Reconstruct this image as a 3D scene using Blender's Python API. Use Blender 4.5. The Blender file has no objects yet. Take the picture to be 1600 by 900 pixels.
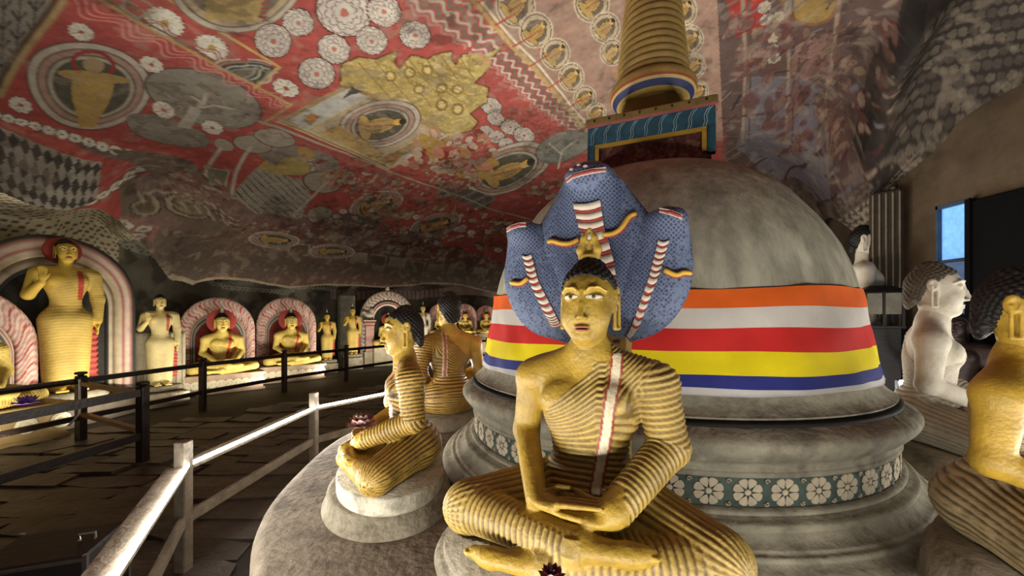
import bpy, bmesh, math, random
import numpy as np
from mathutils import Vector, Matrix
random.seed(7); RNG = np.random.default_rng(7)
PI = math.pi
SC = bpy.context.scene
COL = SC.collection

# ------------------------------------------------------------------ camera
F, HY, EYE = 615.0, 495.0, 1.70            # focal length in photo pixels, horizon row, eye height
cam_d = bpy.data.cameras.new('camera'); cam = bpy.data.objects.new('camera', cam_d); COL.objects.link(cam)
cam.location = (0, 0, EYE); cam.rotation_euler = (PI/2, 0, 0)
cam_d.sensor_width = 36; cam_d.lens = F/1600*36; cam_d.shift_y = (HY-450)/1600
cam_d.clip_start = 0.05; cam_d.clip_end = 100
SC.camera = cam

# ------------------------------------------------------------------ world, exposure
SC.view_settings.view_transform = 'Standard'; SC.view_settings.look = 'None'
SC.view_settings.gamma = 1; SC.view_settings.use_curve_mapping = False
SC.view_settings.exposure = 0.25
w = bpy.data.worlds.new('world'); SC.world = w; w.use_nodes = True
w.node_tree.nodes['Background'].inputs['Color'].default_value = (1.0, .93, .82, 1)
w.node_tree.nodes['Background'].inputs['Strength'].default_value = 0.10

# ------------------------------------------------------------------ large lights: the strip lamps of the place
STUPA = (1.158, 3.25)
def area(name, loc, target, size, size_y, power, col=(1, .93, .80), spread=PI):
    d = bpy.data.lights.new(name, 'AREA'); d.shape = 'RECTANGLE'; d.size = size; d.size_y = size_y
    d.energy = power; d.color = col; d.spread = spread
    o = bpy.data.objects.new(name, d); COL.objects.link(o); o.location = loc
    v = Vector(target)-Vector(loc); o.rotation_euler = v.to_track_quat('-Z', 'Y').to_euler()
    return o
# strip lamps of the ring railing (near side lights the statues from below the eye), and floor lamps behind the wall fence
_ring = [(2.9, .35), (1.2, -.13), (-.35, .2), (-1.17, .86), (-2.17, 2.6), (-2.15, 4.27), (-1.25, 5.66), (.3, 6.55), (2.0, 6.55), (3.5, 5.7), (4.38, 4.4), (4.6, 2.7), (4.1, 1.35)]
_pow = [17, 16, 16, 26, 38, 50, 64, 64, 54, 40, 24, 22, 20]
for i, p in enumerate(_ring):
    q = _ring[(i+1) % len(_ring)]; mx, my = (p[0]+q[0])/2, (p[1]+q[1])/2; L = math.hypot(q[0]-p[0], q[1]-p[1])
    dx, dy = STUPA[0]-mx, STUPA[1]-my; d = math.hypot(dx, dy)
    a = area('strip_light', (mx+dx/d*.06, my+dy/d*.06, .755), (STUPA[0], STUPA[1], 2.0), L*.9, .03, _pow[i], (1, .965, .885))
    ang = math.atan2(q[1]-p[1], q[0]-p[0]); f = Vector((dx/d, dy/d, .85)).normalized(); x = Vector((math.cos(ang), math.sin(ang), 0)); z = -f; y = z.cross(x).normalized(); x = y.cross(z)
    a.rotation_euler = Matrix((x, y, z)).transposed().to_euler()
_fa = [((-6.05, 4.2), (-7.6, 4.9), 20), ((-5.95, 6.2), (-7.6, 6.4), 28), ((-5.95, 7.9), (-7.3, 8.4), 15), ((-5.45, 9.3), (-7.2, 9.9), 18), ((-4.8, 10.9), (-6.5, 11.7), 18), ((-4.1, 12.2), (-5.6, 13.4), 18), ((-3.0, 13.3), (-4.0, 14.8), 18), ((-1.6, 14.2), (-2.0, 16), 18), ((0, 14.8), (0, 16.5), 15)]
for p, t, w_ in _fa:
    area('floor_lamp_light', (p[0], p[1], .16), (t[0], t[1], 2.0), .9, .06, w_, (1, .92, .76), math.radians(140))


# ------------------------------------------------------------------ helpers
def srgb(h):
    if isinstance(h, str):
        h = h.lstrip('#'); c = [int(h[i:i+2], 16)/255 for i in (0, 2, 4)]
    else: c = [v/255 for v in h]
    return np.array([v/12.92 if v <= .04045 else ((v+.055)/1.055)**2.4 for v in c], dtype=np.float32)
def px_at(px, py, Y):                       # photo pixel at depth Y -> point in the place
    return Vector(((px-800)/F*Y, Y, EYE+(HY-py)/F*Y))
def smooth(a, b, x):
    t = np.clip((x-a)/(b-a), 0, 1); return t*t*(3-2*t)

def make_mesh(name, V, Q, col=None, smooth_shade=True):
    V = np.asarray(V, np.float32); me = bpy.data.meshes.new(name)
    if isinstance(Q, np.ndarray):
        n = Q.shape[1]; me.vertices.add(len(V)); me.vertices.foreach_set('co', V.ravel())
        me.loops.add(Q.size); me.loops.foreach_set('vertex_index', Q.astype(np.int32).ravel())
        me.polygons.add(len(Q)); me.polygons.foreach_set('loop_start', np.arange(0, Q.size, n, dtype=np.int32))
        me.update(calc_edges=True); me.validate()
    else:
        me.from_pydata([tuple(map(float, v)) for v in V], [], [tuple(map(int, q)) for q in Q])
    if smooth_shade: me.polygons.foreach_set('use_smooth', np.ones(len(me.polygons), bool))
    if col is not None: set_col(me, col)
    me.update(); return me
def set_col(me, col):
    a = me.color_attributes.get('Col') or me.color_attributes.new('Col', 'FLOAT_COLOR', 'POINT')
    c = np.ones((len(me.vertices), 4), np.float32); c[:, :3] = col; a.data.foreach_set('color', c.ravel())
def tag(o, label=None, cat=None, group=None, kind=None):
    if label: o['label'] = label
    if cat: o['category'] = cat
    if group: o['group'] = group
    if kind: o['kind'] = kind
    return o
def obj(name, me, mat=None, parent=None, loc=None, rotz=None, scale=None):
    o = bpy.data.objects.new(name, me); COL.objects.link(o)
    if mat is not None:
        if len(me.materials) == 0: me.materials.append(mat)
        elif me.materials[0] != mat:
            o.material_slots[0].link = 'OBJECT'; o.material_slots[0].material = mat
    if parent is not None: o.parent = parent
    if loc is not None: o.location = loc
    if rotz is not None: o.rotation_euler = (0, 0, rotz)
    if scale is not None: o.scale = (scale,)*3 if np.isscalar(scale) else scale
    return o
def thing(name, label, cat, loc=(0, 0, 0), rotz=0, group=None, scale=1):
    o = bpy.data.objects.new(name, None); COL.objects.link(o); o.empty_display_size = .1
    o.location = loc; o.rotation_euler = (0, 0, rotz); o.scale = (scale,)*3
    return tag(o, label, cat, group)
def copy_tree(o, parent=None):
    c = o.copy(); COL.objects.link(c)
    if parent is not None: c.parent = parent
    for ch in list(o.children): copy_tree(ch, c)
    return c

class MB:                                   # collects boxes, tubes, lathes into one mesh
    def __init__(s): s.v = []; s.f = []; s.c = []
    def add(s, V, Fc, col=None):
        n = len(s.v); s.v += [tuple(map(float, v)) for v in V]; s.f += [tuple(int(i)+n for i in f) for f in Fc]
        if col is not None: s.c += [tuple(col)]*len(V)
        return s
    def box(s, c, d, M=None, col=None, taper=1.0):
        c = Vector(c); hx, hy, hz = d[0]/2, d[1]/2, d[2]/2; V = []
        for z, t in ((-hz, 1), (hz, taper)):
            for x, y in ((-hx, -hy), (hx, -hy), (hx, hy), (-hx, hy)):
                p = Vector((x*t, y*t, z)); p = (M @ p if M is not None else p)+c; V.append(p)
        return s.add(V, [(3, 2, 1, 0), (4, 5, 6, 7), (0, 1, 5, 4), (1, 2, 6, 5), (2, 3, 7, 6), (3, 0, 4, 7)], col)
    def bevbox(s, c, d, b, M=None, col=None):  # box with chamfered vertical and top edges
        c = Vector(c); hx, hy, hz = d[0]/2, d[1]/2, d[2]/2; V = []
        for z, k in ((-hz, 0), (hz-b, 0), (hz, b)):
            X, Y_ = hx-k, hy-k
            for x, y in ((-X+b, -Y_), (X-b, -Y_), (X, -Y_+b), (X, Y_-b), (X-b, Y_), (-X+b, Y_), (-X, Y_-b), (-X, -Y_+b)):
                p = Vector((x, y, z)); V.append((M @ p if M is not None else p)+c)
        Fc = [tuple(range(7, -1, -1)), tuple(range(16, 24))]
        for r in (0, 8):
            for i in range(8): Fc.append((r+i, r+(i+1) % 8, r+8+(i+1) % 8, r+8+i))
        return s.add(V, Fc, col)
    def bar(s, a, b, wd, ht, col=None):      # rectangular bar between two points
        a = Vector(a); b = Vector(b); d = b-a; L = d.length
        x = d.normalized(); up = Vector((0, 0, 1)) if abs(x.z) < .95 else Vector((0, 1, 0))
        y = up.cross(x).normalized(); z = x.cross(y)
        M = Matrix((x, y, z)).transposed()
        return s.box((a+b)/2, (L, wd, ht), M, col)
    def tube(s, pts, r, seg=8, col=None, cap=True):
        pts = [Vector(p) for p in pts]; n = len(pts); V = []; Fc = []
        rr = r if hasattr(r, '__len__') else [r]*n
        up = Vector((0, 0, 1))
        for i, p in enumerate(pts):
            t = (pts[min(i+1, n-1)]-pts[max(i-1, 0)]).normalized()
            u = up.cross(t)
            if u.length < .05: u = Vector((1, 0, 0)).cross(t)
            u.normalize(); v = t.cross(u)
            for k in range(seg):
                a = 2*PI*k/seg; V.append(p+(u*math.cos(a)+v*math.sin(a))*rr[i])
        for i in range(n-1):
            for k in range(seg):
                a = i*seg+k; b = i*seg+(k+1) % seg; Fc.append((a, b, b+seg, a+seg))
        if cap: Fc += [tuple(range(seg-1, -1, -1)), tuple(range((n-1)*seg, n*seg))]
        return s.add(V, Fc, col)
    def lathe(s, prof, seg=24, c=(0, 0, 0), col=None, sx=1, sy=1, cap=True):
        V = []; Fc = []; n = len(prof)
        for r, z in prof:
            for k in range(seg):
                a = 2*PI*k/seg; V.append((c[0]+r*sx*math.cos(a), c[1]+r*sy*math.sin(a), c[2]+z))
        for i in range(n-1):
            for k in range(seg):
                a = i*seg+k; b = i*seg+(k+1) % seg; Fc.append((a, b, b+seg, a+seg))
        if cap: Fc += [tuple(range(seg-1, -1, -1)), tuple(range((n-1)*seg, n*seg))]
        return s.add(V, Fc, col)
    def mesh(s, name, smooth_shade=False):
        return make_mesh(name, s.v, s.f, np.array(s.c, np.float32) if len(s.c) == len(s.v) and s.c else None, smooth_shade)
    def build(s, name, mat, parent=None, smooth_shade=False, **k):
        return obj(name, s.mesh(name, smooth_shade), mat, parent, **k)

# ------------------------------------------------------------------ materials (all node based)
MATS = {}
def mat(name, color=None, rough=.7, var=.25, scale=6, bump=.15, bscale=30, metal=0, spec=.3, emit=None, estr=0,
        dark=None, dark_amt=.5, dscale=3, coords='Object', stretch=None):
    """color None -> uses the painted colour attribute; grime = large noise stains towards `dark`"""
    if name in MATS: return MATS[name]
    m = bpy.data.materials.new(name); m.use_nodes = True; nt = m.node_tree; N = nt.nodes; L = nt.links
    b = N['Principled BSDF']; b.inputs['Roughness'].default_value = rough; b.inputs['Metallic'].default_value = metal
    b.inputs['Specular IOR Level'].default_value = spec
    tc = N.new('ShaderNodeTexCoord')
    if stretch:
        mpn = N.new('ShaderNodeMapping'); mpn.inputs['Scale'].default_value = stretch; L.new(tc.outputs['Object'], mpn.inputs[0])
        class _T: outputs = {coords: mpn.outputs[0]}
        tc = _T
    if color is None:
        at = N.new('ShaderNodeAttribute'); at.attribute_name = 'Col'; out = at.outputs['Color']
    else:
        rgb = N.new('ShaderNodeRGB'); rgb.outputs[0].default_value = (*srgb(color), 1); out = rgb.outputs[0]
    if var:
        n = N.new('ShaderNodeTexNoise'); n.inputs['Scale'].default_value = scale; n.inputs['Detail'].default_value = 6
        n.inputs['Roughness'].default_value = .65
        L.new(tc.outputs[coords], n.inputs['Vector'])
        mr = N.new('ShaderNodeMapRange'); mr.inputs['From Min'].default_value = .3; mr.inputs['From Max'].default_value = .7
        mr.inputs['To Min'].default_value = 1-var; mr.inputs['To Max'].default_value = 1+var*.6
        L.new(n.outputs['Fac'], mr.inputs['Value'])
        mx = N.new('ShaderNodeVectorMath'); mx.operation = 'SCALE'
        L.new(out, mx.inputs[0]); L.new(mr.outputs[0], mx.inputs['Scale']); out = mx.outputs[0]
    if dark is not None:
        n2 = N.new('ShaderNodeTexNoise'); n2.inputs['Scale'].default_value = dscale; n2.inputs['Detail'].default_value = 8
        n2.inputs['Roughness'].default_value = .7
        L.new(tc.outputs[coords], n2.inputs['Vector'])
        mr2 = N.new('ShaderNodeMapRange'); mr2.inputs['From Min'].default_value = .48; mr2.inputs['From Max'].default_value = .68
        mr2.inputs['To Max'].default_value = dark_amt; L.new(n2.outputs['Fac'], mr2.inputs['Value'])
        mm = N.new('ShaderNodeMix'); mm.data_type = 'RGBA'
        L.new(mr2.outputs[0], mm.inputs['Factor']); L.new(out, mm.inputs['A']); mm.inputs['B'].default_value = (*srgb(dark), 1)
        out = mm.outputs['Result']
    L.new(out, b.inputs['Base Color'])
    if bump:
        nb = N.new('ShaderNodeTexNoise'); nb.inputs['Scale'].default_value = bscale; nb.inputs['Detail'].default_value = 6
        L.new(tc.outputs[coords], nb.inputs['Vector'])
        bp = N.new('ShaderNodeBump'); bp.inputs['Strength'].default_value = bump; bp.inputs['Distance'].default_value = .02
        L.new(nb.outputs['Fac'], bp.inputs['Height']); L.new(bp.outputs[0], b.inputs['Normal'])
    if emit is not None:
        b.inputs['Emission Color'].default_value = (*srgb(emit), 1); b.inputs['Emission Strength'].default_value = estr
    MATS[name] = m; return m

# ------------------------------------------------------------------ smooth solid modelling on a voxel field
class Vol:
    def __init__(s, lo, hi, h):
        s.h = h; s.lo = np.array(lo, np.float32); s.ax = [np.arange(lo[i], hi[i]+h, h, dtype=np.float32) for i in range(3)]
        s.V = np.full([len(a) for a in s.ax], .3, np.float32)
    def _sl(s, lo, hi, m):
        sl = []
        for i in range(3):
            a = int(max(0, np.floor((lo[i]-m-s.lo[i])/s.h))); b = int(min(len(s.ax[i]), np.ceil((hi[i]+m-s.lo[i])/s.h)+1))
            if b <= a: return None, None
            sl.append(slice(a, b))
        sl = tuple(sl)
        return sl, (s.ax[0][sl[0]][:, None, None], s.ax[1][sl[1]][None, :, None], s.ax[2][sl[2]][None, None, :])
    def _op(s, sl, d, k, op):
        a = s.V[sl]
        if op == 's': a, d2, sg = -a, d, -1
        else: a, d2, sg = a, d, 1
        if op == 'i': a, d2, sg = -a, -d, -1
        if k > 0:
            h = np.clip(.5+.5*(d2-a)/k, 0, 1); r = d2*(1-h)+a*h-k*h*(1-h)
        else: r = np.minimum(a, d2)
        s.V[sl] = sg*r
    def ell(s, c, r, k=.03, op='u', rx=0, ry=0, rz=0):
        R = max(r) if (rx or ry or rz) else None
        e = (R, R, R) if R else r
        sl, P = s._sl([c[i]-e[i] for i in range(3)], [c[i]+e[i] for i in range(3)], k+3*s.h)
        if sl is None: return s
        x, y, z = P[0]-c[0], P[1]-c[1], P[2]-c[2]
        if R:
            M = np.array(Matrix.Rotation(rz, 3, 'Z') @ Matrix.Rotation(ry, 3, 'Y') @ Matrix.Rotation(rx, 3, 'X')).T
            x, y, z = [M[i, 0]*x+M[i, 1]*y+M[i, 2]*z for i in range(3)]
        k0 = np.sqrt((x/r[0])**2+(y/r[1])**2+(z/r[2])**2); k1 = np.sqrt((x/r[0]**2)**2+(y/r[1]**2)**2+(z/r[2]**2)**2)+1e-9
        s._op(sl, (k0*(k0-1)/k1).astype(np.float32), k, op); return s
    def cone(s, a, b, ra, rb, k=.03, op='u', flat=1.0):  # round cone from a to b; flat squashes it in z
        m = max(ra, rb); a = np.array(a, float); b = np.array(b, float)
        sl, P = s._sl(np.minimum(a, b)-m, np.maximum(a, b)+m, k+3*s.h)
        if sl is None: return s
        d = b-a
        zz = (P[2]-a[2])/flat; dz = d[2]/flat; L2 = d[0]**2+d[1]**2+dz**2
        x, y = P[0]-a[0], P[1]-a[1]
        t = np.clip((x*d[0]+y*d[1]+zz*dz)/L2, 0, 1)
        dist = np.sqrt((x-t*d[0])**2+(y-t*d[1])**2+(zz-t*dz)**2)-(ra+(rb-ra)*t)
        s._op(sl, (dist*min(1, flat)).astype(np.float32), k, op); return s
    def chain(s, pts, rr, k=.03, k2=None, **kw):
        for i in range(len(pts)-1): s.cone(pts[i], pts[i+1], rr[i], rr[i+1], k, **kw)
        return s
    def surface(s):
        V = s.V; h = s.h; neg = V < 0
        nx, ny, nz = V.shape
        cs = [(i, j, k) for i in (0, 1) for j in (0, 1) for k in (0, 1)]
        cnt = np.zeros((nx-1, ny-1, nz-1), np.int8)
        for i, j, k in cs: cnt += neg[i:nx-1+i, j:ny-1+j, k:nz-1+k]
        act = (cnt > 0) & (cnt < 8); I = np.argwhere(act)
        idm = np.full(act.shape, -1, np.int32); idm[act] = np.arange(len(I), dtype=np.int32)
        cv = {c: V[I[:, 0]+c[0], I[:, 1]+c[1], I[:, 2]+c[2]] for c in cs}
        acc = np.zeros((len(I), 3)); n = np.zeros(len(I))
        for c in cs:
            for ax in range(3):
                if c[ax] == 0:
                    d = list(c); d[ax] = 1; d = tuple(d); a, b = cv[c], cv[d]
                    x = (a < 0) != (b < 0); t = np.where(x, a/(a-b+1e-12), 0)
                    p = np.array(c, float)[None].repeat(len(I), 0); p[:, ax] += t
                    acc += p*x[:, None]; n += x
        P = (I+acc/n[:, None])*h+s.lo
        Q = []
        for ax in range(3):
            o1, o2 = [(1, 2), (2, 0), (0, 1)][ax]
            a = neg; sl0 = [slice(None)]*3; sl1 = [slice(None)]*3; sl0[ax] = slice(0, -1); sl1[ax] = slice(1, None)
            n0, n1 = neg[tuple(sl0)], neg[tuple(sl1)]
            E = np.argwhere(n0 != n1)
            ok = (E[:, o1] > 0) & (E[:, o2] > 0) & (E[:, o1] < act.shape[o1]) & (E[:, o2] < act.shape[o2]); E = E[ok]
            fl = n0[E[:, 0], E[:, 1], E[:, 2]]
            def cell(d1, d2):
                e = E.copy(); e[:, o1] -= d1; e[:, o2] -= d2; return idm[e[:, 0], e[:, 1], e[:, 2]]
            q = np.stack([cell(1, 1), cell(0, 1), cell(0, 0), cell(1, 0)], 1)
            q[~fl] = q[~fl][:, ::-1]; Q.append(q)
        return P.astype(np.float32), np.concatenate(Q)
def vnormals(V, Q):
    n = np.cross(V[Q[:, 2]]-V[Q[:, 0]], V[Q[:, 3]]-V[Q[:, 1]]); N = np.zeros_like(V)
    for i in range(4): np.add.at(N, Q[:, i], n)
    return N/(np.linalg.norm(N, axis=1, keepdims=True)+1e-12)
def relax(V, Q, it=2, lam=.5):
    for _ in range(it):
        S = np.zeros_like(V); C = np.zeros(len(V), np.float32)
        for i in range(4):
            for j in (1, 3):
                np.add.at(S, Q[:, i], V[Q[:, (i+j) % 4]]); np.add.at(C, Q[:, i], 1)
        V = V+lam*(S/C[:, None]-V)
    return V
def seg_d(P, a, b, ra, rb):
    a = np.array(a, np.float32); d = np.array(b, np.float32)-a
    tu = ((P-a)@d)/(d@d); t = np.clip(tu, 0, 1); return np.linalg.norm(P-a-t[:, None]*d, axis=1)-(ra+(rb-ra)*t), np.minimum(tu, 1)*np.linalg.norm(d)

# ------------------------------------------------------------------ statues
def head_field(h):
    v = Vol((-.15, -.2, .6), (.15, .16, 1.03), h)
    v.ell((0, .0, .870), (.094, .110, .112), 0)
    v.ell((0, -.030, .815), (.082, .090, .120), .03)
    v.ell((0, -.076, .722), (.044, .036, .030), .035)
    for s in (-1, 1):
        v.ell((s*.044, -.066, .785), (.037, .036, .050), .03)
        v.ell((s*.039, -.126, .860), (.028, .014, .013), .014, 's')
        v.ell((s*.039, -.091, .8575), (.028, .0215, .0165), .004)
        v.chain([(s*.010, -.117, .872), (s*.030, -.116, .888), (s*.055, -.105, .890), (s*.078, -.078, .876)], [.0035, .004, .004, .003], .012)
    v.chain([(0, -.112, .882), (0, -.126, .830), (0, -.140, .790)], [.006, .0085, .0115], .010)
    for s in (-1, 1): v.ell((s*.0135, -.126, .785), (.0095, .012, .0085), .006)
    v.ell((0, -.114, .7555), (.026, .0115, .0060), .006)
    v.ell((0, -.1115, .7435), (.021, .0125, .0070), .005)
    v.ell((0, -.1165, .7495), (.025, .008, .0020), .003, 's')
    v.cone((0, .0, .60), (0, -.004, .74), .066, .058, .03)
    for z in (.655, .675): v.ell((0, -.002, z), (.068, .068, .006), .01)
    for s in (-1, 1):                        # long ears with slit lobes
        x = s*.094
        v.ell((x+s*.004, .008, .868), (.012, .024, .036), .008)
        v.ell((x+s*.014, .002, .868), (.008, .012, .022), .006, 's')
        for y, e in ((-.012, .0), (.010, .011)): v.cone((x+s*e, y, .862), (x+s*(e+.001), y, .752), .0062, .0066, .005)
        v.cone((x+s*.001, -.012, .747), (x+s*.012, .010, .747), .0070, .0070, .006)
    return v
def head_mesh(h):
    V, Q = head_field(h).surface(); return relax(V, Q, 1, .3), Q
def head_colors(V, pal):
    C = np.tile(srgb(pal['skin']), (len(V), 1)); x, y, z = V.T; ax = np.abs(x)
    if pal.get('plain'): return C
    b = (y < -.055)
    arch = np.abs(z-np.interp(ax, [.008, .03, .055, .08], [.872, .8885, .8905, .876])) < .003
    C[b & arch & (ax > .008) & (ax < .080)] = srgb(pal.get('brow', '#d9c069'))
    u = (ax-.040)/.028
    eye = b & (((z-.8570)/.0068)**2+u**2 < 1); lid = b & (((z-.8595)/.0100)**2+(u/1.10)**2 < 1)
    C[lid] = srgb(pal.get('lid', '#4a3a1a')); C[eye] = srgb('#d8cfae')
    C[b & ((ax-.040)**2+(z-.8585)**2 < .0068**2) & eye] = srgb('#35332b')
    lip = b & (((z-.7495)/.0115)**2+(x/.028)**2 < 1) & (y < -.09)
    C[lip] = srgb(pal.get('lip', '#9a5a3e'))
    C[b & lip & (np.abs(z-.7492) < .0015)] = srgb('#4b1d14')
    return C
def hair_mesh(h, ncurl=420):
    v = Vol((-.14, -.16, .70), (.14, .16, 1.06), h)
    v.ell((0, .002, .872), (.101, .117, .116), 0)
    v.ell((0, .085, .79), (.07, .035, .06), .03)
    v.ell((0, .012, .972), (.050, .052, .036), .025)
    X, Y, Z = v.ax[0][:, None, None], v.ax[1][None, :, None], v.ax[2][None, None, :]
    hl = np.interp(v.ax[1], [-.13, -.09, -.05, -.02, .02, .05, .10, .14], [.938, .936, .920, .890, .880, .790, .735, .74])[None, :, None]
    hl = hl-.010*np.abs(X)/.1*(Y < -.06)
    v.V = np.maximum(v.V, (hl-Z)*.8).astype(np.float32)
    V, Q = v.surface(); V = relax(V, Q, 1, .4); N = vnormals(V, Q)
    k = np.arange(ncurl); ph = k*PI*(3-5**.5); zz = 1-2*(k+.5)/ncurl; rr = np.sqrt(1-zz*zz)
    D = np.stack([rr*np.cos(ph), rr*np.sin(ph), zz], 1).astype(np.float32)
    U = (V-np.array([0, .005, .86], np.float32))*np.array([1, .9, .85], np.float32); U /= np.linalg.norm(U, axis=1, keepdims=True)
    ca = np.empty(len(U), np.float32)
    for i in range(0, len(U), 20000): ca[i:i+20000] = (U[i:i+20000]@D.T).max(1)
    ang = np.arccos(np.clip(ca, -1, 1)); r0 = 2/np.sqrt(ncurl)
    V = V+N*(np.sqrt(np.clip(1-(ang/(r0*.95))**2, 0, 1))*.0075-.003)[:, None]
    return V, Q
AR = [(-.225, .02, .545), (-.262, .035, .335), (-.115, -.25, .205)]     # bare right arm
AL = [(.228, .02, .545), (.272, .035, .335), (.125, -.25, .205)]        # robed left arm
TH = [(.12, .04, .12), (.405, -.165, .090)]
SHL = [(.405, -.175, .078), (-.05, -.345, .055)]                        # left shin in front, below
SHR = [(-.405, -.175, .088), (.03, -.325, .125)]                        # right shin on top
def seated_field(h, hold=False):
    v = Vol((-.56, -.47, -.02), (.56, .3, .74), h)
    v.ell((0, .05, .12), (.215, .18, .15), 0)
    v.ell((0, .015, .27), (.138, .105, .15), .07)
    v.ell((0, .01, .46), (.183, .112, .155), .07)
    v.cone((-.185, .022, .568), (.185, .022, .568), .068, .068, .06)
    for s in (-1, 1):
        v.cone((s*.15, .02, .595), (0, .005, .665), .05, .055, .05)
        v.ell((s*.085, -.075, .49), (.075, .04, .06), .04)
    v.cone((0, .0, .60), (0, -.004, .72), .066, .060, .03)
    v.chain(AR, [.064, .050, .036], .022); v.ell((-.222, .022, .558), (.07, .07, .065), .03)
    v.chain(AL, [.074, .064, .050], .022); v.ell((.225, .022, .558), (.078, .075, .07), .03)
    v.ell((0, -.13, .075), (.30, .20, .075), .04)
    for s in (-1, 1):
        v.cone((s*TH[0][0], TH[0][1], TH[0][2]), (s*TH[1][0], TH[1][1], TH[1][2]), .118, .088, .04)
        v.ell((s*.41, -.17, .085), (.088, .085, .08), .03)
    v.cone(*SHR, .078, .055, .022); v.cone(*SHL, .074, .054, .018)
    v.cone((.03, -.325, .125), (.20, -.315, .13), .048, .032, .025, flat=.8); v.cone((.18, -.317, .13), (.235, -.30, .133), .034, .022, .02)
    v.cone((-.05, -.345, .055), (-.235, -.365, .05), .048, .030, .025, flat=.8); v.cone((-.22, -.365, .05), (-.285, -.355, .05), .03, .02, .02)
    for i in range(5):
        v.ell((.243+.006*(2-abs(i-1)), -.322+i*.011, .136), (.014, .0062, .009), .003); v.ell((-.293-.006*(2-abs(i-1)), -.375+i*.010, .052), (.014, .0058, .009), .003)
    # hands, palms up, right resting on left
    v.ell((.075, -.275, .188), (.055, .042, .020), .02); v.ell((-.065, -.275, .212), (.055, .042, .020), .018)
    for i, (y, L) in enumerate(((-.240, .082), (-.2615, .098), (-.283, .094), (-.304, .076))):
        v.chain([(.04, y, .192), (.035-L*.6, y-.002, .196), (.030-L*1.2-.03, y+.004, .205)], [.0100, .0090, .0070], .003)
        v.chain([(-.03, y+.002, .222), (-.025+L*.6, y, .228), (-.020+L*1.2+.028, y+.005, .232)], [.0100, .0090, .0070], .003)
    v.chain([(-.085, -.245, .222), (-.045, -.233, .243), (-.008, -.238, .252)], [.015, .011, .008], .008)
    v.chain([(.095, -.245, .200), (.050, -.232, .226), (.012, -.238, .248)], [.015, .011, .008], .008)
    X, Y, Z = v.ax
    v.V = np.maximum(v.V, (-.0-Z)[None, None, :]).astype(np.float32)   # flat underside on the plinth
    return v
def seated_mesh(h, amp=.0031):
    V, Q = seated_field(h).surface(); V = relax(V, Q, 1, .3); N = vnormals(V, Q)
    P = V; x, y, z = P.T
    dT = np.minimum(np.minimum(seg_d(P, (0, .02, .1), (0, .015, .3), .17, .13)[0], seg_d(P, (0, .015, .3), (0, .02, .52), .13, .15)[0]),
                    seg_d(P, (-.17, .022, .568), (.17, .022, .568), .068, .068)[0])
    a1, t1 = seg_d(P, AL[0], AL[1], .074, .064); a2, t2 = seg_d(P, AL[1], AL[2], .064, .05)
    dA = np.minimum(a1, a2); tA = np.where(a1 < a2, t1, .22+t2)
    b1, _ = seg_d(P, AR[0], AR[1], .066, .052); b2, tb2 = seg_d(P, AR[1], AR[2], .052, .04); dB = np.minimum(b1, b2)
    sr, tr = seg_d(P, *SHR, .078, .055); sl, tl = seg_d(P, *SHL, .074, .054)
    th = np.full(len(P), 9., np.float32); tth = np.zeros(len(P), np.float32)
    for s in (-1, 1):
        d, _ = seg_d(P, (s*.12, .04, .12), (s*.405, -.165, .09), .118, .088)
        al = (s*x-.12)*.81-(y-.04)*.58; hp = (s*x-.12)*.58+(y-.04)*.81; zp = z-.12+.03*al/.35
        m = d < th; th[m] = d[m]; tth[m] = (np.arctan2(zp, -hp)*.085)[m]
    hand = (y < -.215) & (z > .165) & (np.abs(x) < .16)
    foot = ((x > .055) & (x < .27) & (z > .085) & (y < -.26) & (sl > .012)) | ((x < -.07) & (y < -.31) & (z < .098) & (sr > .004))
    zl = .635+.95*(x-.06)
    ds = np.stack([dT, dA, dB, sr, sl, th], 1); wgt = np.exp(-np.clip(ds, -.02, .3)/.011); wgt /= wgt.sum(1, keepdims=True)
    neck = (z > .632) & (np.abs(x) < .085)
    neckline = zl+np.where(x > .03, 9, 0)
    robe_t = smooth(-.004, .004, neckline-z)*(~neck)
    fT = z-.80*np.minimum(x, .05)*smooth(.30, .50, z)-1.0*np.clip(x-.07, 0, 1)*smooth(.44, .56, z)+.9*np.clip(x, -.3, .3)**2*(1-smooth(.3, .5, z))+.25*np.abs(y)*(y > 0)
    ph = [fT/.0195, tA/.0215, None, tr/.023, tl/.023, tth/.020]
    def rid(p): return .5+.5*np.cos(2*PI*p)
    shk = np.stack([rid(ph[0])*robe_t, rid(ph[1]), 0*x, rid(ph[3]), rid(ph[4]), rid(ph[5])], 1)
    rob = np.stack([robe_t, 1+0*x, 0*x, 1+0*x, 1+0*x, 1+0*x], 1)
    skinm = hand | foot
    robe = (wgt*rob).sum(1)*(~skinm); rip = (wgt*shk).sum(1)*(~skinm)
    robe[neck] = 0; rip[neck] = 0
    robe = smooth(.35, .65, robe)
    sx = .045+.06*smooth(.15, .62, z)
    front = (y < 0) & (z > .185) & (z < .66) & (dA > .004) & (dT < np.minimum(sr, np.minimum(th, dB))) & (y > -.19)
    sash = np.abs(x-sx-.0) < .0215
    back = (y > .03) & (z > .30) & (z < .66); sashb = np.abs(x-.075) < .020
    sm = (front & sash) | (back & sashb)
    se = sm & (np.where(front & sash, np.abs(np.abs(x-sx)-.0175) < .004, np.abs(np.abs(x-.075)-.015) < .005))
    rip2 = np.where(sm, .95, rip)
    D = np.where(robe > .3, (rip2-.5)*2*amp+.002, 0)
    V = V+N*D[:, None]
    return V, Q, dict(robe=robe, rip=rip, sash=sm, edge=se)
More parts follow.
